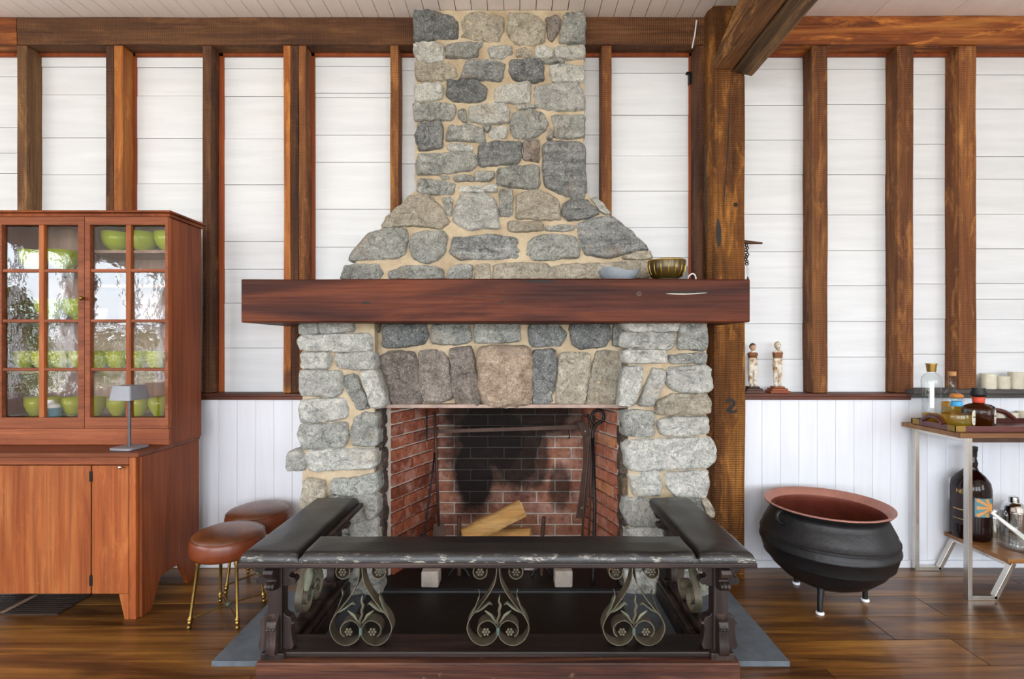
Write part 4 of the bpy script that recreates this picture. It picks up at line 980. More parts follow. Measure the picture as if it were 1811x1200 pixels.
# iron scroll ornament, drawn in its own plane (u to the right, v up) in metres
def sc_uv(cx_, cy_): return ((cx_-488)/7.06*1.86/F, .152+(1080-cy_)/7.06*1.86/F)
HALF = [(505, 40), (505, 130), (515, 240), (545, 340), (620, 470), (720, 600), (820, 720), (868, 830), (860, 920), (800, 1020), (700, 1072), (600, 1058), (525, 1000), (495, 930), (502, 860), (540, 800), (610, 768), (690, 795), (737, 860), (730, 930), (688, 968)]
def ornament(place, w_dir, width):
    g = build('iron_scroll', MB().box(*[0]*6) if False else MB().tube([place(0, .15), place(0, .462)][0:2] if False else [place(*sc_uv(488, 940)), place(*sc_uv(488, 850))], .006, 8), M['verd'], fe, label='patinated iron scrollwork ornament')
    LOC[g] = LOC[fe]
    for sgn in (1, -1):
        pts = [sc_uv(488+sgn*(x-488), y) for x, y in HALF]
        pts = spline([Vector((u, v, 0)) for u, v in pts], 5)
        build('scroll_band', MB().ribbon([place(p.x, p.y) for p in pts], w_dir, width, .0035), M['scroll'], g, smooth=True, sharp=40)
        c = sc_uv(488+sgn*222, 165)
        pts = [(c[0]+.0255*math.cos(math.radians(a))*(1+.0*a), c[1]+.0255*math.sin(math.radians(a))) for a in range(200 if sgn > 0 else -20, 460 if sgn > 0 else -281, 20 if sgn > 0 else -20)]
        if sgn > 0: pts = [(c[0]+.0255*math.cos(math.radians(a)), c[1]+.0255*math.sin(math.radians(a))) for a in range(-200, 100, 15)]
        else: pts = [(c[0]+.0255*math.cos(math.radians(a)), c[1]+.0255*math.sin(math.radians(a))) for a in range(380, 80, -15)]
        build('scroll_band', MB().ribbon([place(u, v) for u, v in pts], w_dir, width*.8, .0035), M['scroll'], g, smooth=True, sharp=40)
        for cc in (c, sc_uv(488+sgn*147, 905)):
            rs = MB(); rs.sphere(place(*cc), .005, 8, 6)
            for k in range(6):
                a = k*math.pi/3; rs.sphere(place(cc[0]+.0105*math.cos(a), cc[1]+.0105*math.sin(a)), .0054, 8, 6)
            build('rosette', rs, M['scroll'], g, smooth=True)
        # acanthus leaves
        def leaf(path, wmax):
            m = MB(); pp = spline([Vector(sc_uv(488+sgn*(x-488), y)+(0,)) for x, y in path], 4); k = len(pp); vs = []; fs = []
            for i, p in enumerate(pp):
                t = i/(k-1); hw = wmax*math.sin(math.pi*min(.97, .12+t*.85))
                q = Vector(place(p.x, p.y)); wv = Vector(w_dir)
                vs += [q-wv*hw+wv*.012, q+wv*.012+Vector((0, 0, .003)), q+wv*hw+wv*.012]
            n0 = len(vs); vs += [v+Vector((0, 0, -.002)) for v in vs]
            for i in range(k-1):
                for b_ in (0, 1):
                    a = i*3+b_; fs += [(a, a+1, a+4, a+3), (n0+a+3, n0+a+4, n0+a+1, n0+a)]
                fs += [(i*3, i*3+3, n0+i*3+3, n0+i*3), (i*3+2, n0+i*3+2, n0+i*3+5, i*3+5)]
            fs += [(0, n0, n0+1, 1), (1, n0+1, n0+2, 2), ((k-1)*3, (k-1)*3+1, n0+(k-1)*3+1, n0+(k-1)*3), ((k-1)*3+1, (k-1)*3+2, n0+(k-1)*3+2, n0+(k-1)*3+1)]
            build('leaf', m.add(vs, fs), M['leaf'], g, smooth=True)
        leaf([(830, 720), (775, 620), (740, 520), (715, 455), (735, 395)], .018)
        leaf([(790, 680), (720, 640), (660, 600), (600, 560), (560, 590)], .018)
        st_ = MB().tube([place(*sc_uv(488+sgn*(x-488), y)) for x, y in [(505, 800), (545, 745), (570, 700), (610, 670), (650, 640)]], [.003, .004, .006, .005, .002], 6)
        build('leaf', st_, M['leaf'], g, smooth=True)
    stem = [(488, 830), (478, 760), (508, 690), (500, 640), (520, 580), (498, 520), (512, 440)]
    build('stem', MB().tube([place(*sc_uv(x, y)) for x, y in stem], [.004, .0045, .005, .006, .006, .004, .0015], 6), M['scroll'], g, smooth=True)
for cxp in (640, 881, 1119.5):
    xx = X(cxp, 1.86)
    ornament(lambda u, v, xx=xx: (xx+u, 1.845, v), (0, 1, 0), .048)
ornament(lambda u, v: (-.868, 2.14+u, v), (1, 0, 0), -.03)
ornament(lambda u, v: (.745, 2.14+u, v), (1, 0, 0), -.03)

# ------------------------------------------------------------------ step-back cupboard on the left
cb = empty('step_back_cupboard', (-2.18, 2.5, 0), 'red brown antique step back cupboard with glazed upper doors and green glassware', 'cupboard')
BX0, BX1 = -2.625, -1.735; BF, BBK = 2.303, 2.745; UF = 2.477; UX0, UX1 = -2.625, -1.715
BZ = .742
# base
fpn = [(X(228, BF), .0), (X(240, BF), .0), (X(240, BF), BZ), (X(228, BF), BZ)]
build('corner_stile', MB().prism(fpn, lambda u, v, a: (u, a, v), BF, BF+.02), M['cab'], cb, bevel=.003)
leg = [(X(220, BF), .0), (X(227.5, BF), .0), (X(227.3, BF), .1165), (X(210, BF), .1165)]
build('foot', MB().prism(leg, lambda u, v, a: (u, a, v), BF, BF+.02), M['cab'], cb, bevel=.002)
leg = [(BX0, 0), (BX0+.06, 0), (BX0+.1, .1165), (BX0, .1165)]
build('foot', MB().prism(leg, lambda u, v, a: (u, a, v), BF, BF+.02), M['cab'], cb, bevel=.002)
d1 = build('door', MB().box(BX0+.07, X(160, BF), BF, BF+.02, .117, Z(823, BF)), M['cab'], cb, bevel=.003, label='wide plank door')
d2 = build('door', MB().box(X(162.5, BF), X(227, BF), BF, BF+.02, .117, Z(823, BF)), M['cab'], cb, bevel=.003, label='narrow door with small latch knob')
build('stile', MB().box(BX0, BX0+.068, BF, BF+.02, .117, BZ), M['cab'], cb, bevel=.003)
for y in (842, 1026):
    build('hinge', MB().box(X(159.5, BF)-.002, X(163, BF)+.002, BF-.003, BF+.004, Z(y+9, BF), Z(y-9, BF)), M['iron'], d1)
kb = MB().tube([P(214, 826, BF-.001), P(213, 826, BF-.02)], [.005, .006], 8).sphere(P(212.5, 826, BF-.024), .009, 10, 8)
build('latch_knob', kb, M['nickel'], d2, smooth=True)
build('top_rail', MB().box(BX0+.0685, X(227.3, BF), BF, BF+.02, Z(821.5, BF), BZ), M['cab_h'], cb, bevel=.003)
side = [(BF+.021, 0), (BF+.085, 0), (BF+.15, .134), (BBK-.16, .134), (BBK-.09, 0), (BBK, 0), (BBK, BZ), (BF+.021, BZ)]
build('side_panel', MB().prism(side, lambda u, v, a: (a, u, v), BX1-.022, BX1), M['cab_side'], cb, bevel=.003, label='dark red brown right side of the base')
build('side_panel', MB().prism(side, lambda u, v, a: (a, u, v), BX0, BX0+.022), M['cab_side'], cb, bevel=.003)
build('counter', MB().box(BX0-.01, BX1+.006, BF-.008, BBK, BZ+.001, .763), M['cab_top'], cb, bevel=.004)
build('base_floor', MB().box(BX0+.023, BX1-.023, BF+.022, BBK-.012, .13, .15), M['cab_in'], cb)
build('back_panel', MB().box(BX0+.023, BX1-.023, BBK-.011, BBK, .13, 1.9), M['cab_in'], cb)
# upper
UT = 1.905
build('side_panel', MB().box(UX1-.022, UX1, UF+.021, BBK-.012, .764, UT-.02).box(BX1-.0218, BX1-.0002, UF+.03, BBK-.001, .7635, .8), M['cab_side'], cb, bevel=.003, label='dark red brown right side of the upper part')
build('side_panel', MB().box(UX0, UX0+.022, UF+.021, BBK-.012, .764, UT-.02), M['cab_side'], cb, bevel=.003)
build('cornice', MB().box(UX0-.03, UX1+.02, UF-.02, BBK+.005, UT-.001, UT+.01).box(UX0-.015, UX1+.008, UF-.006, BBK, UT-.018, UT-.001), M['cab_side'], cb, bevel=.004)
build('lower_board', MB().box(UX0, UX1, UF, UF+.02, .764, Z(757.5, UF)), M['cab_h'], cb, bevel=.003)
build('corner_stile', MB().box(X(297.5, UF), UX1, UF, UF+.02, Z(757, UF), UT-.019), M['cab'], cb, bevel=.002)
mx = lambda px: X(px, UF); mz = lambda py: Z(py, UF)
yr = [397, 478, 567, 653, 738]
def gdoor(xs, label):
    x0, xa, xb_, xc, xd, x1 = [mx(q) for q in xs]
    d = build('glazed_door', MB().box(x0, xa, UF, UF+.022, mz(757), mz(381)).box(xd, x1, UF, UF+.022, mz(757), mz(381)).box(xa, xd, UF, UF+.022, mz(757), mz(738)).box(xa, xd, UF, UF+.022, mz(397), mz(381)), M['cab_h'], cb, label=label)
    LOC[d] = LOC[cb]
    build('muntin', MB().box(xb_, xc, UF+.001, UF+.022, mz(738), mz(397)), M['cab'], d, bevel=.003)
    for y in yr[1:-1]: build('muntin', MB().box(xa, xd, UF+.003, UF+.021, mz(y+2.8), mz(y-2.8)), M['cab_h'], d, bevel=.003)
    for c0, c1 in ((xa, xb_), (xc, xd)):
        for k in range(4): build('pane', MB().box(c0+.0005, c1-.0005, UF+.0135, UF+.0152, mz(yr[k+1]-2.5), mz(yr[k]+2.5)), M['pane'], d)
    return d
gd1 = gdoor((-14, 3, 68, 77, 138, 149), 'left glazed door')
gd2 = gdoor((150, 159, 222, 231, 292, 297), 'right glazed door')
build('stile', MB().box(UX0, mx(-14.5), UF, UF+.02, Z(757, UF), UT-.019), M['cab'], cb, bevel=.002)
build('knob', MB().tube([P(143.5, 527, UF), P(143.5, 527, UF-.018)], [.004, .006], 8).sphere(P(143.5, 527, UF-.024), .011, 10, 8), M['brass'], gd1, smooth=True)
SD = 2.53
shz = {}
def shelf(nm, py, x0, x1, t=.014):
    z = Z(py, SD); shz[nm] = z
    build('shelf', MB().box(x0, x1, SD, BBK-.012, z-t, z), M['cab_in'], cb, label=None)
ix0, ix1 = UX0+.023, UX1-.023; xd_ = mx(149)
shelf('A', 655, ix0, ix1); shelf('B', 565, ix0, ix1); shelf('C', 477, ix0, xd_-.048); shelf('E', 442, xd_-.032, ix1); shelf('D', 503, xd_-.032, ix1)
build('divider', MB().box(xd_-.047, xd_-.033, UF+.03, BBK-.012, shz['B']+.001, UT-.02), M['cab_in'], cb)
build('shelf', MB().box(ix0, ix1, UF+.022, BBK-.012, .764, Z(742, UF)), M['cab_in'], cb); shz['F'] = Z(742, UF)
# glassware
def bowl_prof(r, h, t=.003):
    return [(0, .001), (r*.38, .0), (r*.4, .006), (r*.3, .012), (r*.55, h*.16), (r*.82, h*.36), (r*.96, h*.62), (r, h), (r-t, h), (r*.96-t, h*.62), (r*.8-t, h*.38), (r*.5, h*.2), (0, h*.15)]
def glass_prof(r, h): return [(0, 0), (r*.55, 0), (r*.5, .01), (r*.75, h*.25), (r, h*.6), (r*.97, h), (r*.97-.003, h), (r-.003, h*.6), (r*.7, h*.27), (0, h*.14)]
g0 = build('glass_bowl', MB().lathe(bowl_prof(.07, .108), (0,0,0), 24), M['green_glass'], smooth=True, label='x', cat='bowl', group='green glass bowls in the cupboard')
g1 = build('glass_cup', MB().lathe(glass_prof(.048, .102), (0,0,0), 20), M['green_glass2'], smooth=True, label='x', cat='cup', group='green glass cups in the cupboard')
def put(proto, used, px, D, z, label, s=1):
    x = X(px, D)
    if proto.name in used: o = dup(proto, (x, D, z), label=label)
    else: used.add(proto.name); o = proto; o.location = (x, D, z); o['label'] = label
    if s != 1: o.scale = (s, s, s)
    return o
U = set()
put(g0, U, 62, 2.61, shz['C']+.001, 'lime glass bowl behind the top left glazed door, left of the pair')
put(g0, U, 114, 2.61, shz['C']+.001, 'lime glass bowl behind the top left glazed door, right of the pair')
put(g0, U, 206, 2.61, shz['E']+.001, 'lime glass bowl on the highest shelf, left of the three on the right side', .95)
put(g0, U, 254, 2.61, shz['E']+.001, 'lime glass bowl on the highest shelf, middle of the three on the right side', .95)
put(g0, U, 299, 2.61, shz['E']+.001, 'lime glass bowl on the highest shelf, cut off by the right door frame', .95)
put(g0, U, 92, 2.62, shz['B']+.001, 'green glass bowl left of the door knob, second row of panes, nearer the frame')
put(g0, U, 140, 2.62, shz['B']+.001, 'green glass bowl directly behind the cupboard door knob, second row of panes')
for px, where in ((42, 'leftmost'), (76, 'second from left'), (109, 'third from left'), (141, 'fourth from left, behind the door stile'), (173, 'fifth from left'), (206, 'sixth from left'), (241, 'seventh from left'), (276, 'rightmost')):
    put(g1, U, px, 2.6, shz['A']+.001, 'green glass cup in the third row of panes, '+where, .95)
for px, where in ((62, 'leftmost'), (92, 'behind the small blue flask'), (128, 'just right of the small blue flask'), (168, 'left of the table lamp'), (207, 'behind the lamp shade'), (246, 'right of the lamp pole'), (280, 'rightmost')):
    put(g1, U, px, 2.62, shz['F']+.001, 'green glass cup in the bottom row of panes, '+where)
t0 = build('tumbler', MB().lathe([(0, 0), (.025, 0), (.03, .07), (.028, .07), (.024, .006), (0, .006)], (0,0,0), 18), M['clear_glass'], smooth=True, label='x', cat='glass', group='clear tumblers in the cupboard')
for px, where in ((186, 'first'), (211, 'second'), (243, 'third'), (264, 'fourth'), (285, 'fifth')):
    put(t0, U, px, 2.6, shz['D']+.001, 'clear tumbler on the narrow right shelf, %s from the left' % where)
wc = build('ceramic_cup', MB().lathe([(0, 0), (.025, 0), (.03, .05), (.033, .055), (.029, .055), (.024, .008), (0, .008)], (X(178, 2.56), 2.56, shz['B']+.001), 18), M['white_glaze'], smooth=True, label='small white cup behind the right glazed door, below the tumblers', cat='cup')
fk = empty('ceramic_flask', (X(90, 2.555), 2.555, shz['F']+.001), 'small blue and white flask at the bottom of the left glazed door', 'flask')
c = tuple(LOC[fk])
build('body', MB().lathe([(0, 0), (.04, 0), (.042, .01), (.042, .05)], c, 20), M['teal_label'], fk, smooth=True, sharp=40)
build('shoulder', MB().lathe([(.042, .0505), (.036, .066), (.018, .074), (.014, .08), (.014, .09), (0, .09)], c, 20), M['white_glaze'], fk, smooth=True, sharp=40)
for px, where in ((28, 'left'), (133, 'right')):
    build('glass_dish', MB().lathe([(0, 0), (.03, 0), (.04, .02), (.038, .02), (.028, .004), (0, .004)], (X(px, 2.54), 2.54, shz['F']+.001), 18), M['clear_glass'], smooth=True, label='low clear glass dish on the cupboard bottom, '+where+' of the blue flask', cat='dish')
# table lamp
tl = empty('table_lamp', (X(229, 2.395), 2.395, .764), 'slim grey metal table lamp on the cupboard counter', 'lamp')
cx, cy, cz = LOC[tl]
def rrect(hx, hy, r, n=5):
    out = []
    for (sx_, sy_, a0) in ((1, 1, 0), (-1, 1, 90), (-1, -1, 180), (1, -1, 270)):
        for i in range(n+1):
            a = math.radians(a0+90*i/n); out.append((sx_*(hx-r)+r*math.cos(a), sy_*(hy-r)+r*math.sin(a)))
    return out
ra = math.radians(-7.5)
def rotp(p, ra=ra): return (p[0]*math.cos(ra)-p[1]*math.sin(ra), p[0]*math.sin(ra)+p[1]*math.cos(ra))
pl_ = [rotp(p) for p in rrect(.058, .058, .02)]
build('base', MB().prism(pl_, lambda u, v, a: (cx+u, cy+v, a), cz, cz+.011), M['grey_lamp'], tl, bevel=.002)
build('pole', MB().tube([(cx, cy, cz+.011), (cx, cy, cz+.285)], .0066, 12), M['grey_lamp_dark'], tl, smooth=True, sharp=60)
m = MB(); vs = []; z0, z1 = Z(706, 2.395), Z(681, 2.395)
b0 = [rotp(p) for p in rrect(.058, .058, .012)]; b1 = [rotp(p) for p in rrect(.049, .049, .012)]; n = len(b0)
vs = [(cx+u, cy+v, z0) for u, v in b0]+[(cx+u, cy+v, z1) for u, v in b1]+[(cx+u*.95, cy+v*.95, z1-.004) for u, v in b1]+[(cx+u*.96, cy+v*.96, z0) for u, v in b0]
fs = [(j*n+i, j*n+(i+1) % n, ((j+1) % 4)*n+(i+1) % n, ((j+1) % 4)*n+i) for j in (0, 2, 3) for i in range(n)]
fs += [tuple(n+i for i in range(n)), tuple(2*n+i for i in range(n))]
build('shade', m.add(vs, fs), M['grey_lamp'], tl, smooth=True, sharp=35)
# floor register
fv = empty('floor_vent', (-2.37, 2.435, 0), 'dark slatted floor register under the cupboard', 'vent')
build('frame', MB().box(-2.6, -2.14, 2.342, 2.349, .0005, .006).box(-2.6, -2.14, 2.521, 2.528, .0005, .006).box(-2.6, -2.59, 2.349, 2.521, .0005, .006).box(-2.15, -2.14, 2.349, 2.521, .0005, .006).box(-2.59, -2.15, 2.349, 2.521, .0004, .001), M['vent'], fv)
for k in range(9): build('slat', MB().box(-2.59, -2.15, 2.354+k*.0185, 2.362+k*.0185, .001, .006), M['vent'], fv)
build('crossbar', MB().hexa([(-2.42, 2.35, .0062), (-2.395, 2.35, .0062), (-2.395, 2.52, .0062), (-2.42, 2.52, .0062), (-2.42, 2.35, .0075), (-2.395, 2.35, .0075), (-2.395, 2.52, .0075), (-2.42, 2.52, .0075)]), M['cab_in'], fv)

# ------------------------------------------------------------------ stools
st0 = empty('round_stool', (-1.345, 2.343, 0), 'round chestnut leather stool with brass legs in front of the other stool', 'stool', 'leather stools by the cupboard')
c = LOC[st0]
def seatprof(top):
    if top: return [(.150, .378), (.149, .382), (.140, .391), (.11, .402), (.06, .409), (0, .411)]
    return [(0, .292), (.135, .292), (.148, .297), (.156, .312), (.158, .338), (.156, .365), (.151, .377), (.1505, .3775)]
build('seat', MB().lathe(seatprof(False), (c.x, c.y, 0), 40), M['leather_red'], st0, smooth=True, sharp=70)
build('seat_top', MB().lathe(seatprof(True), (c.x, c.y, 0), 40), M['leather_brown'], st0, smooth=True, label='cracked worn leather top')
build('seam', MB().tube([(c.x+.1515*math.cos(a*math.pi/20), c.y+.1515*math.sin(a*math.pi/20), .3785) for a in range(40)], .0022, 6, True), M['leather_red'], st0, smooth=True)
for (ax, ay) in ((-1, -1), (1, -1), (-1, 1), (1, 1)):
    top = Vector((c.x+ax*.085, c.y+ay*.085, .293)); ft = Vector((c.x+ax*.108, c.y+ay*.118, 0))
    d = top-ft; L = d.length
    def at(t): return ft+d*t
    prof = [(0, .007), (.02, .0095), (.045, .009), (.055, .006), (.07, .0095), (.095, .0115), (.12, .0085), (.13, .012), (.145, .0125), (.16, .009), (.19, .0068), (.9, .0075), (.93, .011), (1, .011)]
    l_ = build('leg', MB().tube([at(t) for t, r in prof], [r for t, r in prof], 12), M['brass'], st0, smooth=True, sharp=60)
    ctr = Vector((c.x, c.y, .052))
    build('stretcher', MB().tube([at(.15), ctr], .0045, 8), M['brass'], st0, smooth=True, sharp=60)
build('stretcher_knot', MB().sphere((c.x, c.y, .052), .014, 10, 8, (1, 1, .7)), M['verd'], st0, smooth=True)
st1 = dup(st0, (-1.372, 2.665, 0), .05, label='round brown leather stool with brass legs, half hidden behind the front stool')

# ------------------------------------------------------------------ cauldron
ca = empty('cauldron', (1.53, 2.49, 0), 'large black cast iron cauldron with copper lining and three legs', 'cauldron')
cx, cy, _ = LOC[ca]
prof = [(0, .078), (.06, .08), (.13, .095), (.195, .128), (.245, .175), (.271, .215), (.276, .221), (.282, .221), (.283, .232), (.290, .252), (.297, .283), (.3015, .286), (.3015, .296), (.298, .300), (.2955, .322), (.299, .325), (.2985, .334), (.292, .338), (.285, .365), (.262, .412), (.252, .43), (.252, .442), (.262, .456), (.274, .466), (.276, .472)]
build('body', MB().lathe(prof, (cx, cy, 0), 56, caps=False), M['castiron'], ca, smooth=True, sharp=50)
build('rim', MB().lathe([(.2765, .4715), (.281, .474), (.281, .479), (.274, .48), (.258, .462), (.246, .446)], (cx, cy, 0), 56, caps=False), M['copper_rim'], ca, smooth=True, sharp=60)
build('lining', MB().lathe([(.2455, .4455), (.243, .43), (.255, .405), (.275, .36), (.285, .31), (.27, .24), (.22, .17), (.13, .115), (0, .1)], (cx, cy, 0), 56, caps=False), M['copper'], ca, smooth=True)
for (fx, fy) in ((1.414, 2.352), (1.468, 2.65), (1.708, 2.472)):
    zt = .16
    d = Vector((cx-fx, cy-fy, 0))*.12
    lg = build('leg', MB().tube([Vector((fx, fy, .012)), Vector((fx, fy, .05)), Vector((fx, fy, .1))+d, Vector((fx, fy, .16))+d*1.6], [.012, .0115, .015, .024], 12), M['castiron'], ca, smooth=True, sharp=60)
    build('foot_pad', MB().lathe([(0, .0005), (.017, .0005), (.019, .006), (.016, .0125), (0, .0125)], (fx, fy, 0), 16), M['white_plastic'], ca, smooth=True, sharp=50, label='white felt foot pad')
for s_ in (-1, 1):
    ang = math.radians(197 if s_ < 0 else 20); dx, dy = math.cos(ang), math.sin(ang)
    pts = [(.268, .40), (.30, .418), (.302, .448), (.286, .462), (.266, .455)]
    build('ear', MB().tube(spline([(cx+dx*r, cy+dy*r, z) for r, z in pts], 4), .009, 8), M['castiron'], ca, smooth=True)

# ------------------------------------------------------------------ bar cart
ct = empty('bar_cart', (2.62, 2.65, 0), 'bar cart with honey wood tops and angular brushed nickel frame', 'cart')
C0, C1 = 2.47, 2.835
build('top', MB().box(2.165, 3.1, C0-.01, C1, .80, .824), M['cart_wood'], ct, bevel=.003)
build('shelf', MB().box(2.405, 3.1, C0-.005, C1, .185, .207), M['cart_wood'], ct, bevel=.003)
bw, bt = .05, .022
def frame(y0, y1):
    def bar(p, q, t=.022):
        p = Vector((p[0], 0, p[1])); q = Vector((q[0], 0, q[1])); d = (q-p).normalized(); n_ = Vector((-d.z, 0, d.x))*t/2
        m = MB(); m.hexa([(v.x, y, v.z) for y in (y0, y1) for v in (p-n_, q-n_, q+n_, p+n_)]); return m
    build('leg', bar((2.226, .0), (2.226, .799)), M['nickel'], ct, bevel=.0015)
    build('foot_bar', bar((2.2375, .0115), (2.36, .0115)), M['nickel'], ct, bevel=.0015)
    build('diagonal_brace', bar((2.352, .006), (2.445, .184)), M['nickel'], ct, bevel=.0015)
    build('leg', bar((3.06, .0), (3.06, .799)), M['nickel'], ct, bevel=.0015)
frame(C0+.003, C0+.03); frame(C1-.035, C1-.008)
for y0, y1 in ((C0+.0305, C1-.0355),):
    build('side_rail', MB().box(2.2152, 2.2368, y0, y1, .777, .799), M['nickel'], ct, bevel=.0015)
    build('shelf_rail', MB().box(2.42, 2.44, y0, y1, .165, .184), M['nickel'], ct, bevel=.0015)
build('front_rail', MB().box(2.238, 3.048, C0+.006, C0+.028, .777, .799), M['iron_brown'], ct, bevel=.0015)
# tray
ty = empty('serving_tray', (2.6, 2.63, .8245), 'mahogany serving tray with brass corners on the bar cart', 'tray')
T = dict(x0=2.172, x1=3.0, y0=2.49, y1=2.775, z=.8245)
build('tray_floor', MB().box(T['x0']+.011, T['x1']-.011, T['y0']+.011, T['y1']-.011, T['z'], T['z']+.008), M['tray'], ty)
for (a, b, c_, d) in ((T['x0'], T['x1'], T['y0'], T['y0']+.01), (T['x0'], T['x1'], T['y1']-.01, T['y1']), (T['x0'], T['x0']+.01, T['y0']+.01, T['y1']-.01), (T['x1']-.01, T['x1'], T['y0']+.01, T['y1']-.01)):
    build('rim', MB().box(a, b, c_, d, T['z'], T['z']+.03), M['tray'], ty, bevel=.002)
for (x, y, sx_, sy_) in ((T['x0'], T['y0'], 1, 1), (T['x0'], T['y1'], 1, -1), (T['x1']-.03, T['y0'], 1, 1)):
    e0 = .0015
    y2 = y-e0 if sy_ > 0 else y-.05; 
    build('brass_corner', MB().box(x-e0, x+.045, (y if sy_ > 0 else y-.01)-e0, (y if sy_ > 0 else y-.01)+.0085, T['z']+.002, T['z']+.0315).box(x-e0, x+.0085, min(y, y+sy_*.05)-e0, max(y, y+sy_*.05)+e0, T['z']+.002, T['z']+.0312), M['gold_print'] if False else M['brass'], ty, bevel=.001)
def handle(p0, p1, h):
    p0 = Vector(p0); p1 = Vector(p1); pts = []
    for i in range(15):
        t = i/14; q = p0.lerp(p1, t); q.z += h*math.sin(math.pi*t)**.7; pts.append(q)
    build('handle', MB().tube(pts, [.012]*15, 10), M['tray'], ty, smooth=True, sharp=60)
handle((2.177, 2.57, .853), (2.177, 2.70, .853), .032)
handle((2.50, T['y1']-.005, .853), (2.72, T['y1']-.005, .853), .05) if False else handle((2.50, 2.63, .834), (2.72, 2.63, .834), .055) if False else None
build('handle', MB().tube(spline([(2.50, 2.77, .853), (2.53, 2.77, .885), (2.60, 2.77, .902), (2.68, 2.77, .888), (2.73, 2.77, .853)], 6), .013, 10), M['tray'], ty, smooth=True, sharp=60)
ZT = T['z']+.009
def text_mesh(txt, size, at, mat, parent, rotz=0, name='lettering', tilt=math.pi/2):
    cu = bpy.data.curves.new('t', 'FONT'); cu.body = txt; cu.size = size; cu.align_x = 'CENTER'; cu.align_y = 'CENTER'; cu.extrude = .0003; cu.resolution_u = 2
    ob = bpy.data.objects.new('t', cu); COL.objects.link(ob); dg = bpy.context.evaluated_depsgraph_get(); dg.update()
    me = bpy.data.meshes.new_from_object(ob.evaluated_get(dg)); bpy.data.objects.remove(ob); bpy.data.curves.remove(cu)
    me.transform(Matrix.Translation(Vector(at)-LOC[parent]) @ Matrix.Rotation(rotz, 4, 'Z') @ Matrix.Rotation(tilt, 4, 'X'))
    me.materials.clear(); me.materials.append(M[mat]); o = bpy.data.objects.new(name, me); COL.objects.link(o); o.parent = parent; return o
# tall faceted clear bottle with gold cap
b = empty('liquor_bottle', (2.231, 2.712, ZT), 'tall faceted clear bottle with a gold cap at the tray left end', 'bottle'); c = tuple(LOC[b])
oct_ = lambda a, z: 1-.035*(1-abs(math.cos(4*a)))
build('body', MB().lathe([(0, 0), (.042, 0), (.045, .006), (.041, .12), (.044, .2), (.0455, .225), (.043, .25), (.03, .268), (.018, .274), (.018, .279)], c, 32, oct_), M['clear_glass'], b, smooth=True, sharp=30)
build('liquid', MB().lathe([(0, .004), (.038, .004), (.0385, .055), (0, .055)], c, 24), M['tequila'], b, smooth=True, sharp=40)
build('cap', MB().lathe([(0, .2795), (.02, .2795), (.022, .30), (.024, .318), (.027, .319), (.027, .324), (0, .324)], c, 24), M['brass'], b, smooth=True, sharp=40)
an = math.radians(-126); q = Vector((c[0]+.0495*math.cos(an), c[1]+.0495*math.sin(an), c[2])); td = Vector((-math.sin(an), math.cos(an), 0)); nd = Vector((math.cos(an), math.sin(an), 0))
build('label', MB().hexa([q+td*a+nd*d_+Vector((0, 0, z)) for z in (.09, .225) for a, d_ in ((-.009, 0), (.009, 0), (.009, .0012), (-.009, .0012))]), M['white_plastic'], b)
# round bottle with blue neck label
b = empty('liquor_bottle', (2.256, 2.585, ZT), 'round clear bottle of pale gold spirit with a blue neck band', 'bottle'); b.scale = (.9, .9, .95); c = tuple(LOC[b])
build('body', MB().lathe([(0, 0), (.06, 0), (.072, .008), (.077, .03), (.078, .06), (.074, .085), (.06, .104), (.036, .114), (.024, .122), (.023, .15), (.027, .153), (.027, .158), (.02, .159)], c, 32), M['blue_glass'], b, smooth=True, sharp=60)
build('liquid', MB().lathe([(0, .005), (.058, .005), (.07, .012), (.074, .03), (.0755, .058), (.074, .074), (0, .074)], c, 32), M['tequila'], b, smooth=True, sharp=50)
build('neck_band', MB().lathe([(.0255, .116), (.0262, .118), (.0262, .14), (.0245, .142)], c, 24), M['blue_label'], b, smooth=True)
build('stopper', MB().lathe([(0, .159), (.024, .16), (.032, .166), (.031, .176), (.02, .183), (0, .185)], c, 24), M['amber_wood'], b, smooth=True)
def oval_label(c, ang, r, z, hw, hh, mat, parent, n=24):
    m = MB(); vs = []; 
    for rr in (r, r-.0015):
        for i in range(n):
            a = 2*math.pi*i/n; ca_, sa_ = math.cos(a), math.sin(a)
            sx_ = abs(ca_)**.7*math.copysign(1, ca_); sy_ = abs(sa_)**.8*math.copysign(1, sa_)
            th = ang+hw*sx_/r; vs.append((c[0]+rr*math.cos(th), c[1]+rr*math.sin(th), c[2]+z+hh*sy_))
    fs = [tuple(range(n)), tuple(range(2*n-1, n-1, -1))]+[(i, (i+1) % n, n+(i+1) % n, n+i) for i in range(n)]
    return build('label', m.add(vs, fs), M[mat], parent)
an = math.radians(-62); oval_label(c, an, .0802, .062, .021, .04, 'cream_label', b)
rr = .0815; text_mesh('Don Julio', .0098, (c[0]+rr*math.cos(an), c[1]+rr*math.sin(an), c[2]+.066), 'ink', b, an+math.pi/2)
text_mesh('BLANCO', .006, (c[0]+rr*math.cos(an), c[1]+rr*math.sin(an), c[2]+.04), 'blue_label', b, an+math.pi/2)
# second, taller bottle behind
b = empty('liquor_bottle', (2.349, 2.72, ZT), 'clear square shouldered bottle with cork, behind the blue banded bottle', 'bottle'); c = tuple(LOC[b])
build('body', MB().lathe([(0, 0), (.045, 0), (.046, .005), (.046, .13), (.042, .15), (.026, .17), (.017, .185), (.015, .245), (.018, .248), (.018, .258)], c, 28), M['clear_glass'], b, smooth=True, sharp=50)
build('liquid', MB().lathe([(0, .004), (.043, .004), (.043, .115), (0, .115)], c, 24), M['tequila'], b, smooth=True, sharp=50)
build('stopper', MB().lathe([(0, .2585), (.018, .2585), (.019, .28), (0, .281)], c, 18), M['cork'], b, smooth=True, sharp=50)
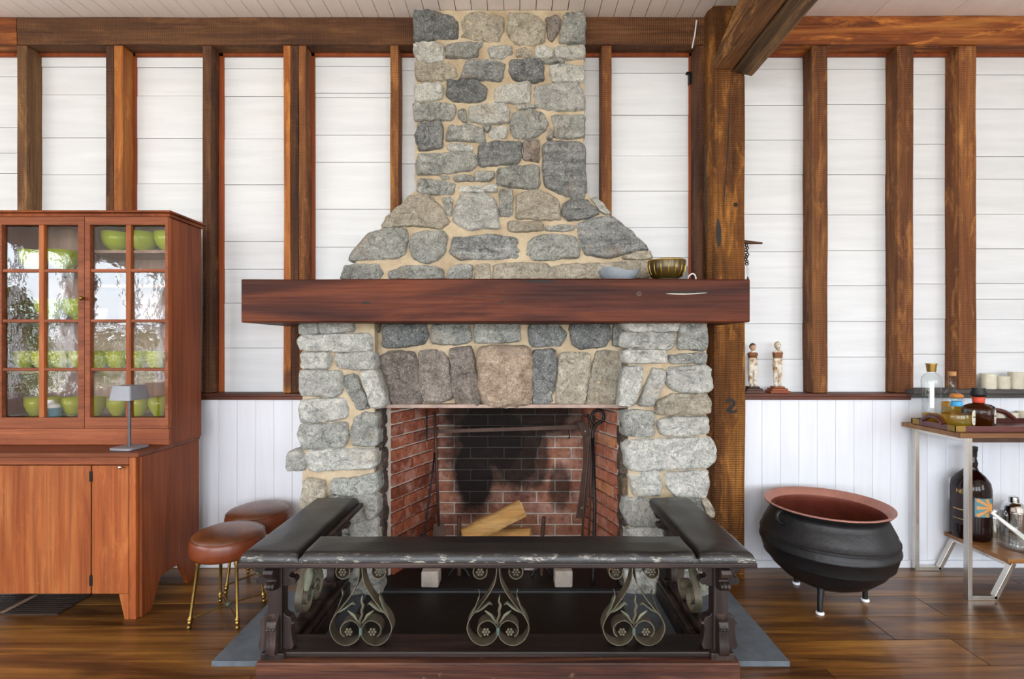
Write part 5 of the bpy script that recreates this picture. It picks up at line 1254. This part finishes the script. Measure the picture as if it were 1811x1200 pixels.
# squat amber bottle
b = empty('liquor_bottle', (2.396, 2.615, ZT), 'squat dark amber bottle with a red neck band and dark round stopper', 'bottle'); c = tuple(LOC[b])
sq = [rotp(p, math.radians(38)) for p in rrect(.061, .061, .018)]
m = MB(); n = len(sq); lv = [(.0, .9), (.008, 1), (.09, 1), (.104, .94), (.114, .72), (.119, .4), (.124, .33)]; vs = []
for z, k in lv: vs += [(c[0]+u*k, c[1]+v*k, c[2]+z) for u, v in sq]
fs = [tuple(range(n-1, -1, -1)), tuple((len(lv)-1)*n+i for i in range(n))]+[(j*n+i, j*n+(i+1) % n, (j+1)*n+(i+1) % n, (j+1)*n+i) for j in range(len(lv)-1) for i in range(n)]
build('body', m.add(vs, fs), M['amber_glass'], b, smooth=True, sharp=60)
build('neck_band', MB().lathe([(.024, .1245), (.025, .126), (.026, .15), (.022, .155)], c, 24), M['red_label'], b, smooth=True)
build('stopper', MB().lathe([(0, .1555), (.028, .156), (.034, .165), (.034, .178), (.028, .188), (.03, .192), (.028, .2), (0, .202)], c, 24), M['castiron'], b, smooth=True, sharp=60)
an = math.radians(38-90); q = (c[0]+.0615*math.cos(an), c[1]+.0615*math.sin(an)); tdx, tdy = -math.sin(an), math.cos(an)
m = MB(); ov = [(.021*abs(math.cos(a))**.7*math.copysign(1, math.cos(a)), .037*abs(math.sin(a))**.8*math.copysign(1, math.sin(a))) for a in [2*math.pi*i/24 for i in range(24)]]
off = .012
m.prism(ov, lambda u, v, a: (q[0]+tdx*(u+off)+math.cos(an)*a, q[1]+tdy*(u+off)+math.sin(an)*a, c[2]+.055+v), 0, .0012)
build('label', m, M['cream_label'], b)
q2 = (q[0]+tdx*off+math.cos(an)*.0018, q[1]+tdy*off+math.sin(an)*.0018)
text_mesh('Don Julio', .0098, (q2[0], q2[1], c[2]+.06), 'ink', b, an+math.pi/2); text_mesh('AÑEJO', .006, (q2[0], q2[1], c[2]+.036), 'red_label', b, an+math.pi/2)
# cups
def cup(px0, px1, pt, D, z, label, rim=False, grp='cream bark textured cups on the wall shelf'):
    x = (X(px0, D)+X(px1, D))/2; r = (X(px1, D)-X(px0, D))/2*.93; h = Z(pt, D)-z
    o = build('bark_cup', MB().lathe([(0, 0), (r*.95, 0), (r*.98, h*.2), (r*.97, h*.75), (r, h), (r-.005, h), (r-.007, h*.5), (r-.008, .008), (0, .008)], (x, D, z), 24, lambda a, zz: 1+.02*math.sin(7*a+zz*90)), M['ceramic_cream'], smooth=True, sharp=50, label=label, cat='cup', group=grp)
    return o
cup(1735, 1760, 660.5, 2.87, 1.0085, 'cream bark cup with a yellowish rim on the grey wall shelf, leftmost of three')
cup(1760.5, 1784, 665, 2.87, 1.0085, 'low cream bark cup on the grey wall shelf, middle of three')
cup(1785, 1809, 657.5, 2.87, 1.0085, 'tall cream bark cup on the grey wall shelf, rightmost of three')
g_ = 'cream cups behind the tray'
cup(1752, 1776, 728.5, 2.812, .8245, 'cream cup on the cart behind the tray, left of three', grp=g_)
cup(1777, 1799, 728.5, 2.812, .8245, 'cream cup on the cart behind the tray, middle of three', grp=g_)
cup(1800, 1824, 727, 2.812, .8245, 'cream cup on the cart behind the tray, cut by the photo edge', grp=g_)
# lower shelf
ZS = .2075
b = empty('liquor_bottle', (2.482, 2.755, ZS), 'very large dark red bottle with sunburst label on the lower cart shelf', 'bottle'); c = tuple(LOC[b])
build('body', MB().lathe([(0, 0), (.08, 0), (.087, .008), (.088, .05), (.088, .27), (.082, .305), (.06, .34), (.034, .365), (.027, .385), (.031, .405), (.026, .425), (.024, .44)], c, 36), M['rum_glass'], b, smooth=True, sharp=60)
build('cap', MB().lathe([(.0245, .4405), (.027, .441), (.027, .47), (.03, .475), (.03, .495), (0, .497)], c, 24), M['castiron'], b, smooth=True, sharp=50)
def wrap_label(a0, a1, r, z0, z1, mat, parent, nm='label', n=12):
    m = MB(); vs = []
    for rr in (r, r-.0012):
        for z in (z0, z1):
            for i in range(n+1):
                a = math.radians(a0+(a1-a0)*i/n); vs.append((c[0]+rr*math.cos(a), c[1]+rr*math.sin(a), c[2]+z))
    k = n+1; fs = []
    for i in range(n): fs += [(i, i+1, k+i+1, k+i), (2*k+i, 3*k+i, 3*k+i+1, 2*k+i+1), (i, 2*k+i, 2*k+i+1, i+1), (k+i, k+i+1, 3*k+i+1, 3*k+i)]
    fs += [(0, k, 3*k, 2*k), (n, 2*k+n, 3*k+n, k+n)]
    return build(nm, m.add(vs, fs), M[mat], parent)
wrap_label(-122, -62, .0893, .135, .235, 'teal_label', b)
# sunburst rays: strips laid on the label surface
def on(u, v, r=.0902): a = math.radians(-62)-u/.0893; return (c[0]+r*math.cos(a), c[1]+r*math.sin(a), c[2]+v)
def ray(u0, v0, u1, v1, w0, w1):
    m = MB(); n = 6; vs = []; fs = []
    dl = math.hypot(u1-u0, v1-v0); nx_, ny_ = -(v1-v0)/dl, (u1-u0)/dl
    for rr in (.0899, .0893):
        for i in range(n+1):
            t = i/n; w = w0+(w1-w0)*t; u = u0+(u1-u0)*t; v = v0+(v1-v0)*t; vs += [on(u+nx_*w, v+ny_*w, rr), on(u-nx_*w, v-ny_*w, rr)]
    k = 2*(n+1)
    for i in range(n):
        a = 2*i; fs += [(a, a+1, a+3, a+2), (k+a, k+a+2, k+a+3, k+a+1), (a, a+2, k+a+2, k+a), (a+1, k+a+1, k+a+3, a+3)]
    fs += [(0, k, k+1, 1), (2*n, 2*n+1, k+2*n+1, k+2*n)]
    build('label_ray', m.add(vs, fs), M['orange_ray'], b)
for u1, v1 in ((.085, .185), (.085, .228), (.085, .142), (.04, .232), (.04, .138)): ray(.012, .185, u1, v1, .004, .009)
m = MB(); vs = [on(.001, .185, .0906)]+[on(.001+.024*math.cos(a), .185+.024*math.sin(a), .0906) for a in [math.pi*(-.5+i/12) for i in range(13)]]
vs2 = [on(.001, .185, .0894)]+[on(.001+.024*math.cos(a), .185+.024*math.sin(a), .0894) for a in [math.pi*(-.5+i/12) for i in range(13)]]
m.add(vs+vs2, [(0, i, i+1) for i in range(1, 13)]+[(14, 14+i+1, 14+i) for i in range(1, 13)]+[(i, 14+i, 15+i, i+1) for i in range(1, 13)]+[(0, 14, 15, 1), (13, 27, 14, 0)])
build('label_sun', m, M['orange_ray'], b)
wrap_label(-195, -136, .0893, .08, .28, 'purple_dark', b)
for ch_, a_ in (('N', -166), ('E', -156)): an = math.radians(a_); text_mesh(ch_, .03, (c[0]+.0905*math.cos(an), c[1]+.0905*math.sin(an), c[2]+.258), 'gold_print', b, an+math.pi/2)
wrap_label(-186, -150, .0899, .158, .163, 'gold_print', b, 'gold_lettering'); wrap_label(-186, -150, .0899, .108, .111, 'gold_print', b, 'gold_lettering')
b = empty('cocktail_shaker', (2.713, 2.75, ZS), 'polished steel cocktail shaker on the lower cart shelf', 'shaker'); c = tuple(LOC[b])
build('body', MB().lathe([(0, 0), (.044, 0), (.047, .006), (.054, .12), (.057, .14), (.059, .141), (.059, .147)], c, 32), M['chrome'], b, smooth=True, sharp=40)
build('lid', MB().lathe([(.057, .1475), (.054, .152), (.05, .17), (.036, .188), (.024, .193)], c, 32), M['chrome'], b, smooth=True, sharp=40)
build('cap', MB().lathe([(.022, .1935), (.023, .2), (.022, .221), (.018, .224), (0, .224)], c, 24), M['chrome'], b, smooth=True, sharp=40)
b = empty('jigger', (2.612, 2.762, ZS), 'small steel canister beside the large dark bottle', 'canister'); c = tuple(LOC[b])
build('body', MB().lathe([(0, 0), (.029, 0), (.03, .004), (.03, .10), (.033, .101), (.033, .106)], c, 28), M['nickel'], b, smooth=True, sharp=40)
build('lid', MB().lathe([(.03, .1065), (.028, .115), (.02, .12), (.02, .138), (.022, .139), (.021, .146), (0, .147)], c, 28), M['chrome'], b, smooth=True, sharp=40)
bk = build('ice_bucket', MB().lathe([(0, 0), (.088, 0), (.094, .005), (.097, .02), (.094, .034), (.096, .11), (.0935, .11), (.091, .036), (0, .03)], (2.60, 2.595, ZS), 36), M['clear_glass'], smooth=True, sharp=50, label='wide clear glass ice bucket at the front of the lower cart shelf', cat='bucket')
tg = empty('ice_tongs', (2.59, 2.6, ZS+.035), 'ice tongs with two white handles leaning in the glass bucket', 'tongs')
for i, (p, q) in enumerate((((2.50, 2.655, .375), (2.595, 2.575, .262)), ((2.515, 2.675, .372), (2.625, 2.60, .262)))):
    build('handle', MB().tube([p, q], [.0085, .0075], 10), M['white_glaze'], tg, smooth=True, sharp=60)
    p, q = Vector(p), Vector(q); e_ = q+(q-p)*.25
    build('spoon', MB().tube([q, q.lerp(e_, .5), e_], [.0075, .012, .006], 10), M['chrome'], tg, smooth=True)

# ------------------------------------------------------------------ things on the mantel and ledge
ZM = 1.5655
gb = empty('glazed_bowl', (X(1094, 2.46), 2.46, ZM), 'low blue grey glazed bowl with a wavy rim on the mantel', 'bowl'); c = tuple(LOC[gb])
m = MB(); n = 40; vs = []; fs = []
lv = [(.05, 0, 0), (.075, .012, .2), (.094, .032, .6), (.103, .055, 1), (.099, .055, 1), (.088, .03, .6), (.06, .012, 0)]
for r, z, k in lv:
    for i in range(n):
        a = 2*math.pi*i/n; s_ = 1+.05*k*math.cos(3*a+.5); vs.append((c[0]+r*s_*math.cos(a), c[1]+r*s_*.8*math.sin(a), c[2]+z+k*.009*math.sin(3*a+2.0)))
for j in range(len(lv)-1):
    for i in range(n): fs.append((j*n+i, j*n+(i+1) % n, (j+1)*n+(i+1) % n, (j+1)*n+i))
fs += [tuple(range(n-1, -1, -1)), tuple((len(lv)-1)*n+i for i in range(n))]
build('body', m.add(vs, fs), M['ceramic_grey'], gb, smooth=True, sharp=70)
bb = empty('ribbed_bowl', (X(1179, 2.46), 2.46, ZM), 'dark bronze bowl with gold ribs and rim on the mantel', 'bowl'); c = tuple(LOC[bb])
build('body', MB().lathe([(.05, .012), (.072, .022), (.086, .045), (.09, .07), (.089, .098), (.085, .098), (.082, .05), (.05, .025), (0, .02)], c, 36), M['ceramic_gold'], bb, smooth=True, sharp=60)
build('rim', MB().tube([(c[0]+.0885*math.cos(a*math.pi/18), c[1]+.0885*math.sin(a*math.pi/18), c[2]+.099) for a in range(36)], .0035, 6, True), M['gold'], bb, smooth=True)
build('foot', MB().lathe([(0, 0), (.058, 0), (.06, .004), (.051, .0118)], c, 30), M['leaf'], bb, smooth=True, sharp=50)
for k in range(16):
    a = 2*math.pi*k/16+.2; d = Vector((math.cos(a), math.sin(a), 0)); C_ = Vector(c)
    build('rib', MB().tube([C_+d*r+Vector((0, 0, z)) for r, z in ((.066, .0205), (.08, .034), (.0872, .048), (.0905, .07), (.0897, .094))], .0016, 6), M['gold'], bb, smooth=True)
mg = empty('mug', (X(1186, 2.65), 2.65, ZM), 'grey mug with white handle half hidden behind the bronze bowl', 'mug'); c = tuple(LOC[mg])
r = X(1215, 2.65)-c[0]
build('body', MB().lathe([(0, 0), (r*.97, 0), (r, .004), (r, .099), (r-.005, .099), (r-.006, .01), (0, .008)], c, 32), M['grey_mug'], mg, smooth=True, sharp=50)
build('handle', MB().tube(spline([(c[0]+r-.002, c[1], c[2]+.03), (c[0]+r+.012, c[1], c[2]+.057), (c[0]+r+.032, c[1], c[2]+.066), (c[0]+r+.045, c[1], c[2]+.05), (c[0]+r+.044, c[1], c[2]+.022), (c[0]+r+.03, c[1], c[2]+.005)], 5), .0042, 8), M['white_glaze'], mg, smooth=True)
# hook with chain and crystal on the post
hk = empty('wooden_peg', (1.3, 2.86, Z(428, 2.86)), 'old wooden peg sticking out right of the post', 'peg')
build('peg', MB().tube([(1.225, 2.87, Z(424, 2.87)), (1.26, 2.865, Z(425, 2.865)), (1.30, 2.86, Z(428, 2.86)), (1.348+.04, 2.85, Z(430, 2.85))], [.012, .013, .011, .005], 8).rough(.002, 40), M['brown_peg'], hk, smooth=True)
cr = empty('hanging_crystal', (X(1322, 2.84), 2.84, Z(490, 2.84)), 'dark beaded strand with a crystal drop hanging from the wooden peg', 'pendant')
random.seed(8)
for i in range(9):
    y = 434+i*4.0
    build('bead_link', MB().tube([P(1320+2.5*math.cos(a)+1.5*math.sin(i*1.9), y+3*math.sin(a), 2.84) + Vector((0, .004*math.cos(a+i), 0)) for a in [k*math.pi/4 for k in range(8)]], .003, 6, True), M['iron'], cr, smooth=True)
q = P(1322, 480, 2.84); build('crystal', MB().lathe([(0, -.03), (.009, -.01), (.009, .012), (.004, .027), (0, .03)], tuple(q), 6), M['clear_glass'], cr)
q = P(1322.5, 492, 2.84); build('tassel', MB().lathe([(0, -.035), (.006, -.03), (.008, -.01), (.003, .01), (0, .012)], tuple(q), 8), M['iron_brown'], cr, smooth=True)
# two carved figures
def figure(cx, D, label, base_mat, hair, yaw, h=.245):
    zb = .9845; f = empty('carved_figure', (cx, D, zb), label, 'figurine', 'carved armless figures on the wall ledge')
    b0 = .05
    build('base', MB().box(cx-.056, cx+.056, D-.038, D+.038, zb, zb+.014), M[base_mat], f, bevel=.002)
    build('base', MB().box(cx-.044, cx+.044, D-.032, D+.032, zb+.0141, zb+.027), M[base_mat], f, bevel=.002)
    build('base', MB().box(cx-.03, cx+.03, D-.026, D+.026, zb+.0271, zb+.037), M[base_mat], f, bevel=.002)
    z = zb+.037
    me = bpy.data.meshes.new('body'); H_ = h
    V = [(0, 0, .5, .021, .016), (0, 0, .6, .0195, .016), (0, -.001, .7, .023, .017), (0, 0, .76, .018, .013), (0, -.001, .80, .0085, .008), (0, -.003, .84, .0085, .009),
         (-.016, 0, .745, .0085, .01), (-.0205, 0, .725, .006, .007), (.016, 0, .745, .0085, .01), (.0205, 0, .725, .006, .007),
         (-.0105, 0, .42, .0125, .013), (-.0105, -.001, .24, .0085, .009), (-.0095, 0, .14, .0085, .0095), (-.009, 0, .03, .006, .007), (-.010, -.014, .012, .0055, .0045),
         (.0105, 0, .42, .0125, .013), (.0105, -.001, .24, .0085, .009), (.0095, 0, .14, .0085, .0095), (.009, 0, .03, .006, .007), (.011, -.014, .012, .0055, .0045)]
    E = [(0,1),(1,2),(2,3),(3,4),(4,5),(3,6),(6,7),(3,8),(8,9),(0,10),(10,11),(11,12),(12,13),(13,14),(0,15),(15,16),(16,17),(17,18),(18,19)]
    me.from_pydata([(x*1.3, y*1.2, zz*H_+.037) for x, y, zz, a, b in V], E, []); me.update()
    o = bpy.data.objects.new('body', me); COL.objects.link(o); o.parent = f
    sk = o.modifiers.new('skin', 'SKIN'); sk.use_smooth_shade = True
    for i, (_, _, _, a, b) in enumerate(V): me.skin_vertices[0].data[i].radius = (a*1.28, b*1.2)
    me.skin_vertices[0].data[0].use_root = True
    sb = o.modifiers.new('sub', 'SUBSURF'); sb.levels = 1; sb.render_levels = 2
    me.materials.append(M['statue'])
    hz = z+.91*H_; hc = Vector((cx, D-.003, hz))
    dr = lambda x, y, zz: hc+Vector((x*math.cos(yaw)-y*math.sin(yaw), x*math.sin(yaw)+y*math.cos(yaw), zz))
    hd = MB(); hd.sphere((0, 0, 0), .018, 18, 14, (.88, .98, 1.28)); 
    vs = []
    for v in hd.v:
        t = v.z/.021; k = 1-.22*max(0, -t); y = v.y; 
        if y < 0 and abs(v.x) < .005: y -= .0045*math.exp(-((v.z+.002)/.004)**2)*(1-abs(v.x)/.005)      # nose
        if y < 0: y += .0016*math.exp(-((v.z-.004)/.003)**2)*math.exp(-((abs(v.x)-.0055)/.003)**2)       # eye sockets
        vs.append(dr(v.x*k, y*(1 if y < 0 else 1), v.z))
    hd.v = [Vector(v) for v in vs]
    hdo = build('head', hd, M['face'] if hair == 'hair' else M['statue'], f, smooth=True); LOC[hdo] = LOC[f]
    for s_ in (-1, 1):
        build('eye', MB().sphere(dr(s_*.006, -.0160, .004), .0019, 8, 6), M['black'], hdo, smooth=True)
        build('ear', MB().sphere(dr(s_*.0158, .001, 0), .003, 8, 6, (.5, .8, 1.4)), M['face'] if hair == 'hair' else M['statue'], hdo, smooth=True)
    build('mouth', MB().sphere(dr(0, -.0152, -.0115), .003, 8, 6, (1, .4, .4)), M['red_label'] if False else M['copper'], hdo, smooth=True)
    hm = MB(); hm.sphere((0, 0, 0), .0194, 20, 14, (.92, 1.0, 1.22)); vs = []
    for v in hm.v:
        y = v.y
        lim = .008 if hair == 'hair' else .011
        if y < 0 and v.z < lim: y = max(y, -.001)
        if hair == 'hair' and v.z < -.008: vs.append(dr(v.x*.7, max(y, 0)*.7, max(v.z, -.012)+.002)); continue
        q = noise.noise(v*260)*.0018 if hair != 'hair' else noise.noise(v*200)*.0006
        vs.append(dr(v.x*(1+q*30), y*(1+q*30)+.0012, v.z+.0012+q))
    hm.v = [Vector(v) for v in vs]
    build('hair', hm, M[hair], hdo, smooth=True)
figure(X(1331, 2.875), 2.875, 'carved armless figure with short brown hair on a dark stepped base beside the post', 'base_dark', 'hair', .25)
figure(X(1375, 2.875), 2.875, 'carved armless figure with pale curled hair on a reddish stepped base', 'base_red', 'hair_pale', .1, .255)

# ------------------------------------------------------------------ in the firebox
random.seed(4)
def logmesh(p, q, r, cut, seed):
    p, q = Vector(p), Vector(q); t = (q-p).normalized(); sd_ = t.cross(Vector((0, 0, 1))).normalized(); up = sd_.cross(t).normalized()
    n = 14; k = 10; vs = []; fs = []
    for i in range(k+1):
        c_ = p.lerp(q, i/k)
        for j in range(n):
            a = 2*math.pi*j/n; rr = r*(1 if math.cos(a-cut) > -.35 else .35/abs(math.cos(a-cut))*1.0)
            rr *= 1+.12*noise.noise(Vector((i*.35, math.cos(a)*1.6+seed, math.sin(a)*1.6)))
            vs.append(c_+sd_*math.cos(a)*rr+up*math.sin(a)*rr*1.0)
    for i in range(k):
        for j in range(n): fs.append((i*n+j, i*n+(j+1) % n, (i+1)*n+(j+1) % n, (i+1)*n+j))
    side_ = MB().add(vs, fs)
    ends = []
    for i, s_ in ((0, -1), (k, 1)):
        base = [vs[i*n+j]+t*s_*.0005 for j in range(n)]; inner = [v-t*s_*.002 for v in base]
        ends.append(MB().add(base+inner, [tuple(range(n)), tuple(range(2*n-1, n-1, -1))]+[(j, (j+1) % n, n+(j+1) % n, n+j) for j in range(n)]))
    return side_, ends, (p, q)
def log(p, q, r, cut, label, seed):
    a, e_, (p, q) = logmesh(p, q, r, cut, seed); lo = min(p.z, q.z)-r
    o = empty('firewood_log', ((p.x+q.x)/2, (p.y+q.y)/2, lo), label, 'log', 'split logs in the firebox')
    build('split_side', a, M['log'], o, smooth=True, sharp=35); [build('sawn_end', q_, M['log_end'], o) for q_ in e_]
log(P(822, 948, 2.66)+Vector((0, 0, -.01)), P(925, 900, 2.72), .055, 1.2, 'pale split log leaning diagonally across the other log', 1)
log(P(848, 951, 2.80), P(938, 949, 2.76), .05, 2.2, 'pale split log lying flat under the leaning log', 2)
for px, label in ((812, 'black iron andiron at the left end of the logs'), (958, 'black iron andiron at the right end of the logs')):
    x = X(px, 2.68); o = empty('andiron', (x, 2.78, .033), label, 'andiron', 'andirons')
    lean = .012 if px > 900 else 0
    build('upright', MB().tube([(x, 2.68, .033), (x, 2.68, .2), (x+lean, 2.68, .342)], [.011, .010, .011], 8), M['iron_brown'], o, smooth=True, sharp=60)
    build('billet_bar', MB().box(x-.009, x+.009, 2.68, 2.98, .105, .125), M['iron'], o, bevel=.002)
    build('rear_foot', MB().box(x-.009, x+.009, 2.965, 2.98, .033, .105), M['iron'], o)
    for s_ in (-1, 1): build('front_foot', MB().tube([(x, 2.68, .09), (x+s_*.04, 2.67, .06), (x+s_*.055, 2.665, .034)], .008, 8), M['iron'], o, smooth=True, sharp=60)
for (a0, a1, yb, D, label) in ((744, 776, 1032, 2.53, 'pale stone block on the hearth left of centre'), (981, 1013, 1021, 2.53, 'pale stone block on the hearth right of centre'), (926, 952, 1010, 2.72, 'low pale stone behind the centre scroll')):
    z0 = max(.033, Z(yb, D)); build('stone_block', MB().box(X(a0, D), X(a1, D), D+.005, D+.09, .033, .115).rough(.004, 30), M['granite_block'], bevel=.008, label=label, cat='block')
cn = empty('crane_bar', (-.06, 2.93, 0.72), 'flat horizontal iron crane bar across the firebox back', 'bar')
build('bar', MB().hexa([P(755, 766, 2.93), P(1036, 758, 2.93), P(1036, 758, 2.94), P(755, 766, 2.94), P(755, 760, 2.93), P(1036, 751, 2.93), P(1036, 751, 2.94), P(755, 760, 2.94)]), M['iron_brown'], cn)
build('hook', MB().tube(spline([P(1006, 760, 2.925), P(1007, 772, 2.925), P(1004, 775, 2.925)], 4), .004, 6), M['iron'], cn, smooth=True)
build('hook', MB().tube(spline([P(965, 760, 2.925), P(964, 766, 2.925), P(960, 768, 2.925)], 4), .004, 6), M['iron'], cn, smooth=True)
tm = empty('pot_trammel', (X(1025, 2.86), 2.86, Z(920, 2.86)), 'broad brown iron strap with a row of holes hanging in the firebox', 'strap')
pts = spline([P(1012, 746, 2.89), P(1021, 748, 2.885), P(1027, 762, 2.88), P(1031, 785, 2.875), P(1030, 830, 2.87), P(1024, 880, 2.865), P(1018, 916, 2.86)], 5)
build('strap', MB().ribbon([p-Vector((0, .0, 0)) for p in pts], (1, 0, 0), .05, .006), M['iron_brown'], tm, smooth=True, sharp=40)
for i in range(7):
    t = .36+.09*i; p = pts[int(t*(len(pts)-1))]+Vector((.026, -.0045, 0)); build('hole', MB().sphere(tuple(p), .005, 8, 6, (1, .3, 1)), M['granite_block'], tm)
pk = empty('fire_poker', (X(1048, 2.56), 2.56, .033), 'black iron poker with a looped handle and hooked foot standing at the right', 'poker')
lp = [P(1048+0, 775, 2.70), P(1049, 760, 2.705), P(1055, 750, 2.71), P(1066, 743, 2.71), P(1068, 733, 2.712), P(1063, 726, 2.714), P(1054, 726, 2.714), P(1047, 733, 2.712), P(1047, 742, 2.71), P(1051, 748, 2.708)]
build('handle', MB().tube(spline(lp, 5), .0085, 8), M['iron'], pk, smooth=True)
build('rod', MB().tube([P(1048, 775, 2.70), P(1052, 900, 2.63), P(1049, 1020, 2.575), P(1047, 1040, 2.56)], [.0095, .009, .009, .009], 10), M['iron'], pk, smooth=True)
build('hook', MB().tube(spline([P(1047, 1040, 2.56), P(1044, 1043, 2.555), P(1036, 1042, 2.555), P(1033, 1038, 2.555)], 4), .0085, 8), M['iron'], pk, smooth=True)
tn = empty('fire_tongs', (X(1043, 2.72), 2.72, .033), 'pair of iron fire tongs with round pivot standing behind the poker', 'tongs')
build('arm', MB().tube([P(1040, 732, 2.78), P(1044, 770, 2.775), P(1040, 800, 2.77), P(1032, 900, 2.74), P(1028, 985, 2.71)], [.007, .008, .007, .006, .006], 8), M['iron_brown'], tn, smooth=True)
build('arm', MB().tube([P(1052, 735, 2.78), P(1043, 770, 2.77), P(1047, 800, 2.765), P(1043, 900, 2.735), P(1040, 985, 2.705)], [.007, .008, .007, .006, .006], 8), M['iron_brown'], tn, smooth=True)
build('pivot', MB().lathe([(0, -.006), (.026, -.006), (.026, .006), (0, .006)], (0,0,0), 18), M['iron_brown'], tn, smooth=True, sharp=40)
pv = tn.children[-1]; pv.rotation_euler = (math.pi/2, 0, 0); pv.location = P(1043, 778, 2.765)-LOC[tn]
for v in pv.data.vertices: v.co += LOC[tn]
# left side tools
sv = empty('fire_shovel', (X(776, 2.8), 2.8, .033), 'long handled iron fire shovel standing in the left firebox corner', 'shovel')
build('handle', MB().tube([P(769, 728, 2.90), P(771, 800, 2.87), P(776, 930, 2.83)], [.008, .0085, .008], 8), M['iron_brown'], sv, smooth=True)
build('blade', MB().hexa([P(767, 925, 2.83), P(785, 925, 2.83), P(792, 985, 2.79), P(760, 985, 2.79), P(767, 925, 2.838), P(785, 925, 2.838), P(792, 985, 2.798), P(760, 985, 2.798)]), M['iron_brown'], sv, bevel=.002)
sk_ = empty('roasting_fork', (X(752, 2.75), 2.75, .033), 'thin twisted iron fork leaning across the left brick wall', 'fork')
build('rod', MB().tube([P(769, 800, 2.84), P(762, 860, 2.81), P(751, 940, 2.76), P(748, 985, 2.74)], .005, 8), M['iron'], sk_, smooth=True)
build('tip', MB().tube([P(740, 952, 2.74), P(749, 945, 2.75), P(760, 952, 2.745)], .007, 8), M['iron'], sk_, smooth=True)
ch = empty('hanging_chain', (X(755, 2.84), 2.84, Z(780, 2.84)), 'short iron chain hanging from the lintel at the left', 'chain')
for i in range(13):
    y = 725+i*4.3; a_ = i % 2
    build('link', MB().tube([P(755, y, 2.8)+Vector((.0055*math.cos(k*math.pi/4)*(1 if a_ else .2), .0055*math.cos(k*math.pi/4)*(.2 if a_ else 1), .010*math.sin(k*math.pi/4))) for k in range(8)], .0022, 5, True), M['iron'], ch, smooth=True)

# shrubs in the garden, seen only as reflections in the cupboard panes
random.seed(77)
for i, (x, y, r, hh, label) in enumerate(((-7.6, -1.9, 1.0, 2.1, 'dense green garden shrub outside the left windows, reflected in the left glazed door'), (-8.4, -6.0, 1.3, 1.5, 'low green garden shrub outside the left windows, reflected low in the right glazed door'))):
    sh = empty('garden_shrub', (x, y, 0), label, 'shrub')
    build('stem', MB().tube([(x, y, 0), (x+.03, y, hh*.4), (x, y+.05, hh*.7)], [.05, .04, .02], 8), M['stud_dark'], sh, smooth=True)
    m = MB()
    for k in range(2600):
        a = random.random()*6.283; u = random.uniform(-1, 1); q = r*(.55+.5*random.random())*math.sqrt(1-u*u)
        c_ = Vector((x+q*math.cos(a), y+q*math.sin(a), hh*.55+u*hh*.5)); d = Vector((random.uniform(-1, 1), random.uniform(-1, 1), random.uniform(-1, 1))).normalized(); e_ = d.orthogonal().normalized()
        m.add([c_-d*.09, c_+e_*.04, c_+d*.09, c_-e_*.04], [(0, 1, 2, 3)])
    build('foliage', m, plain('shrub_leaf_green', srgb('5c7a34'), .6, var=.35), sh, kind='stuff')
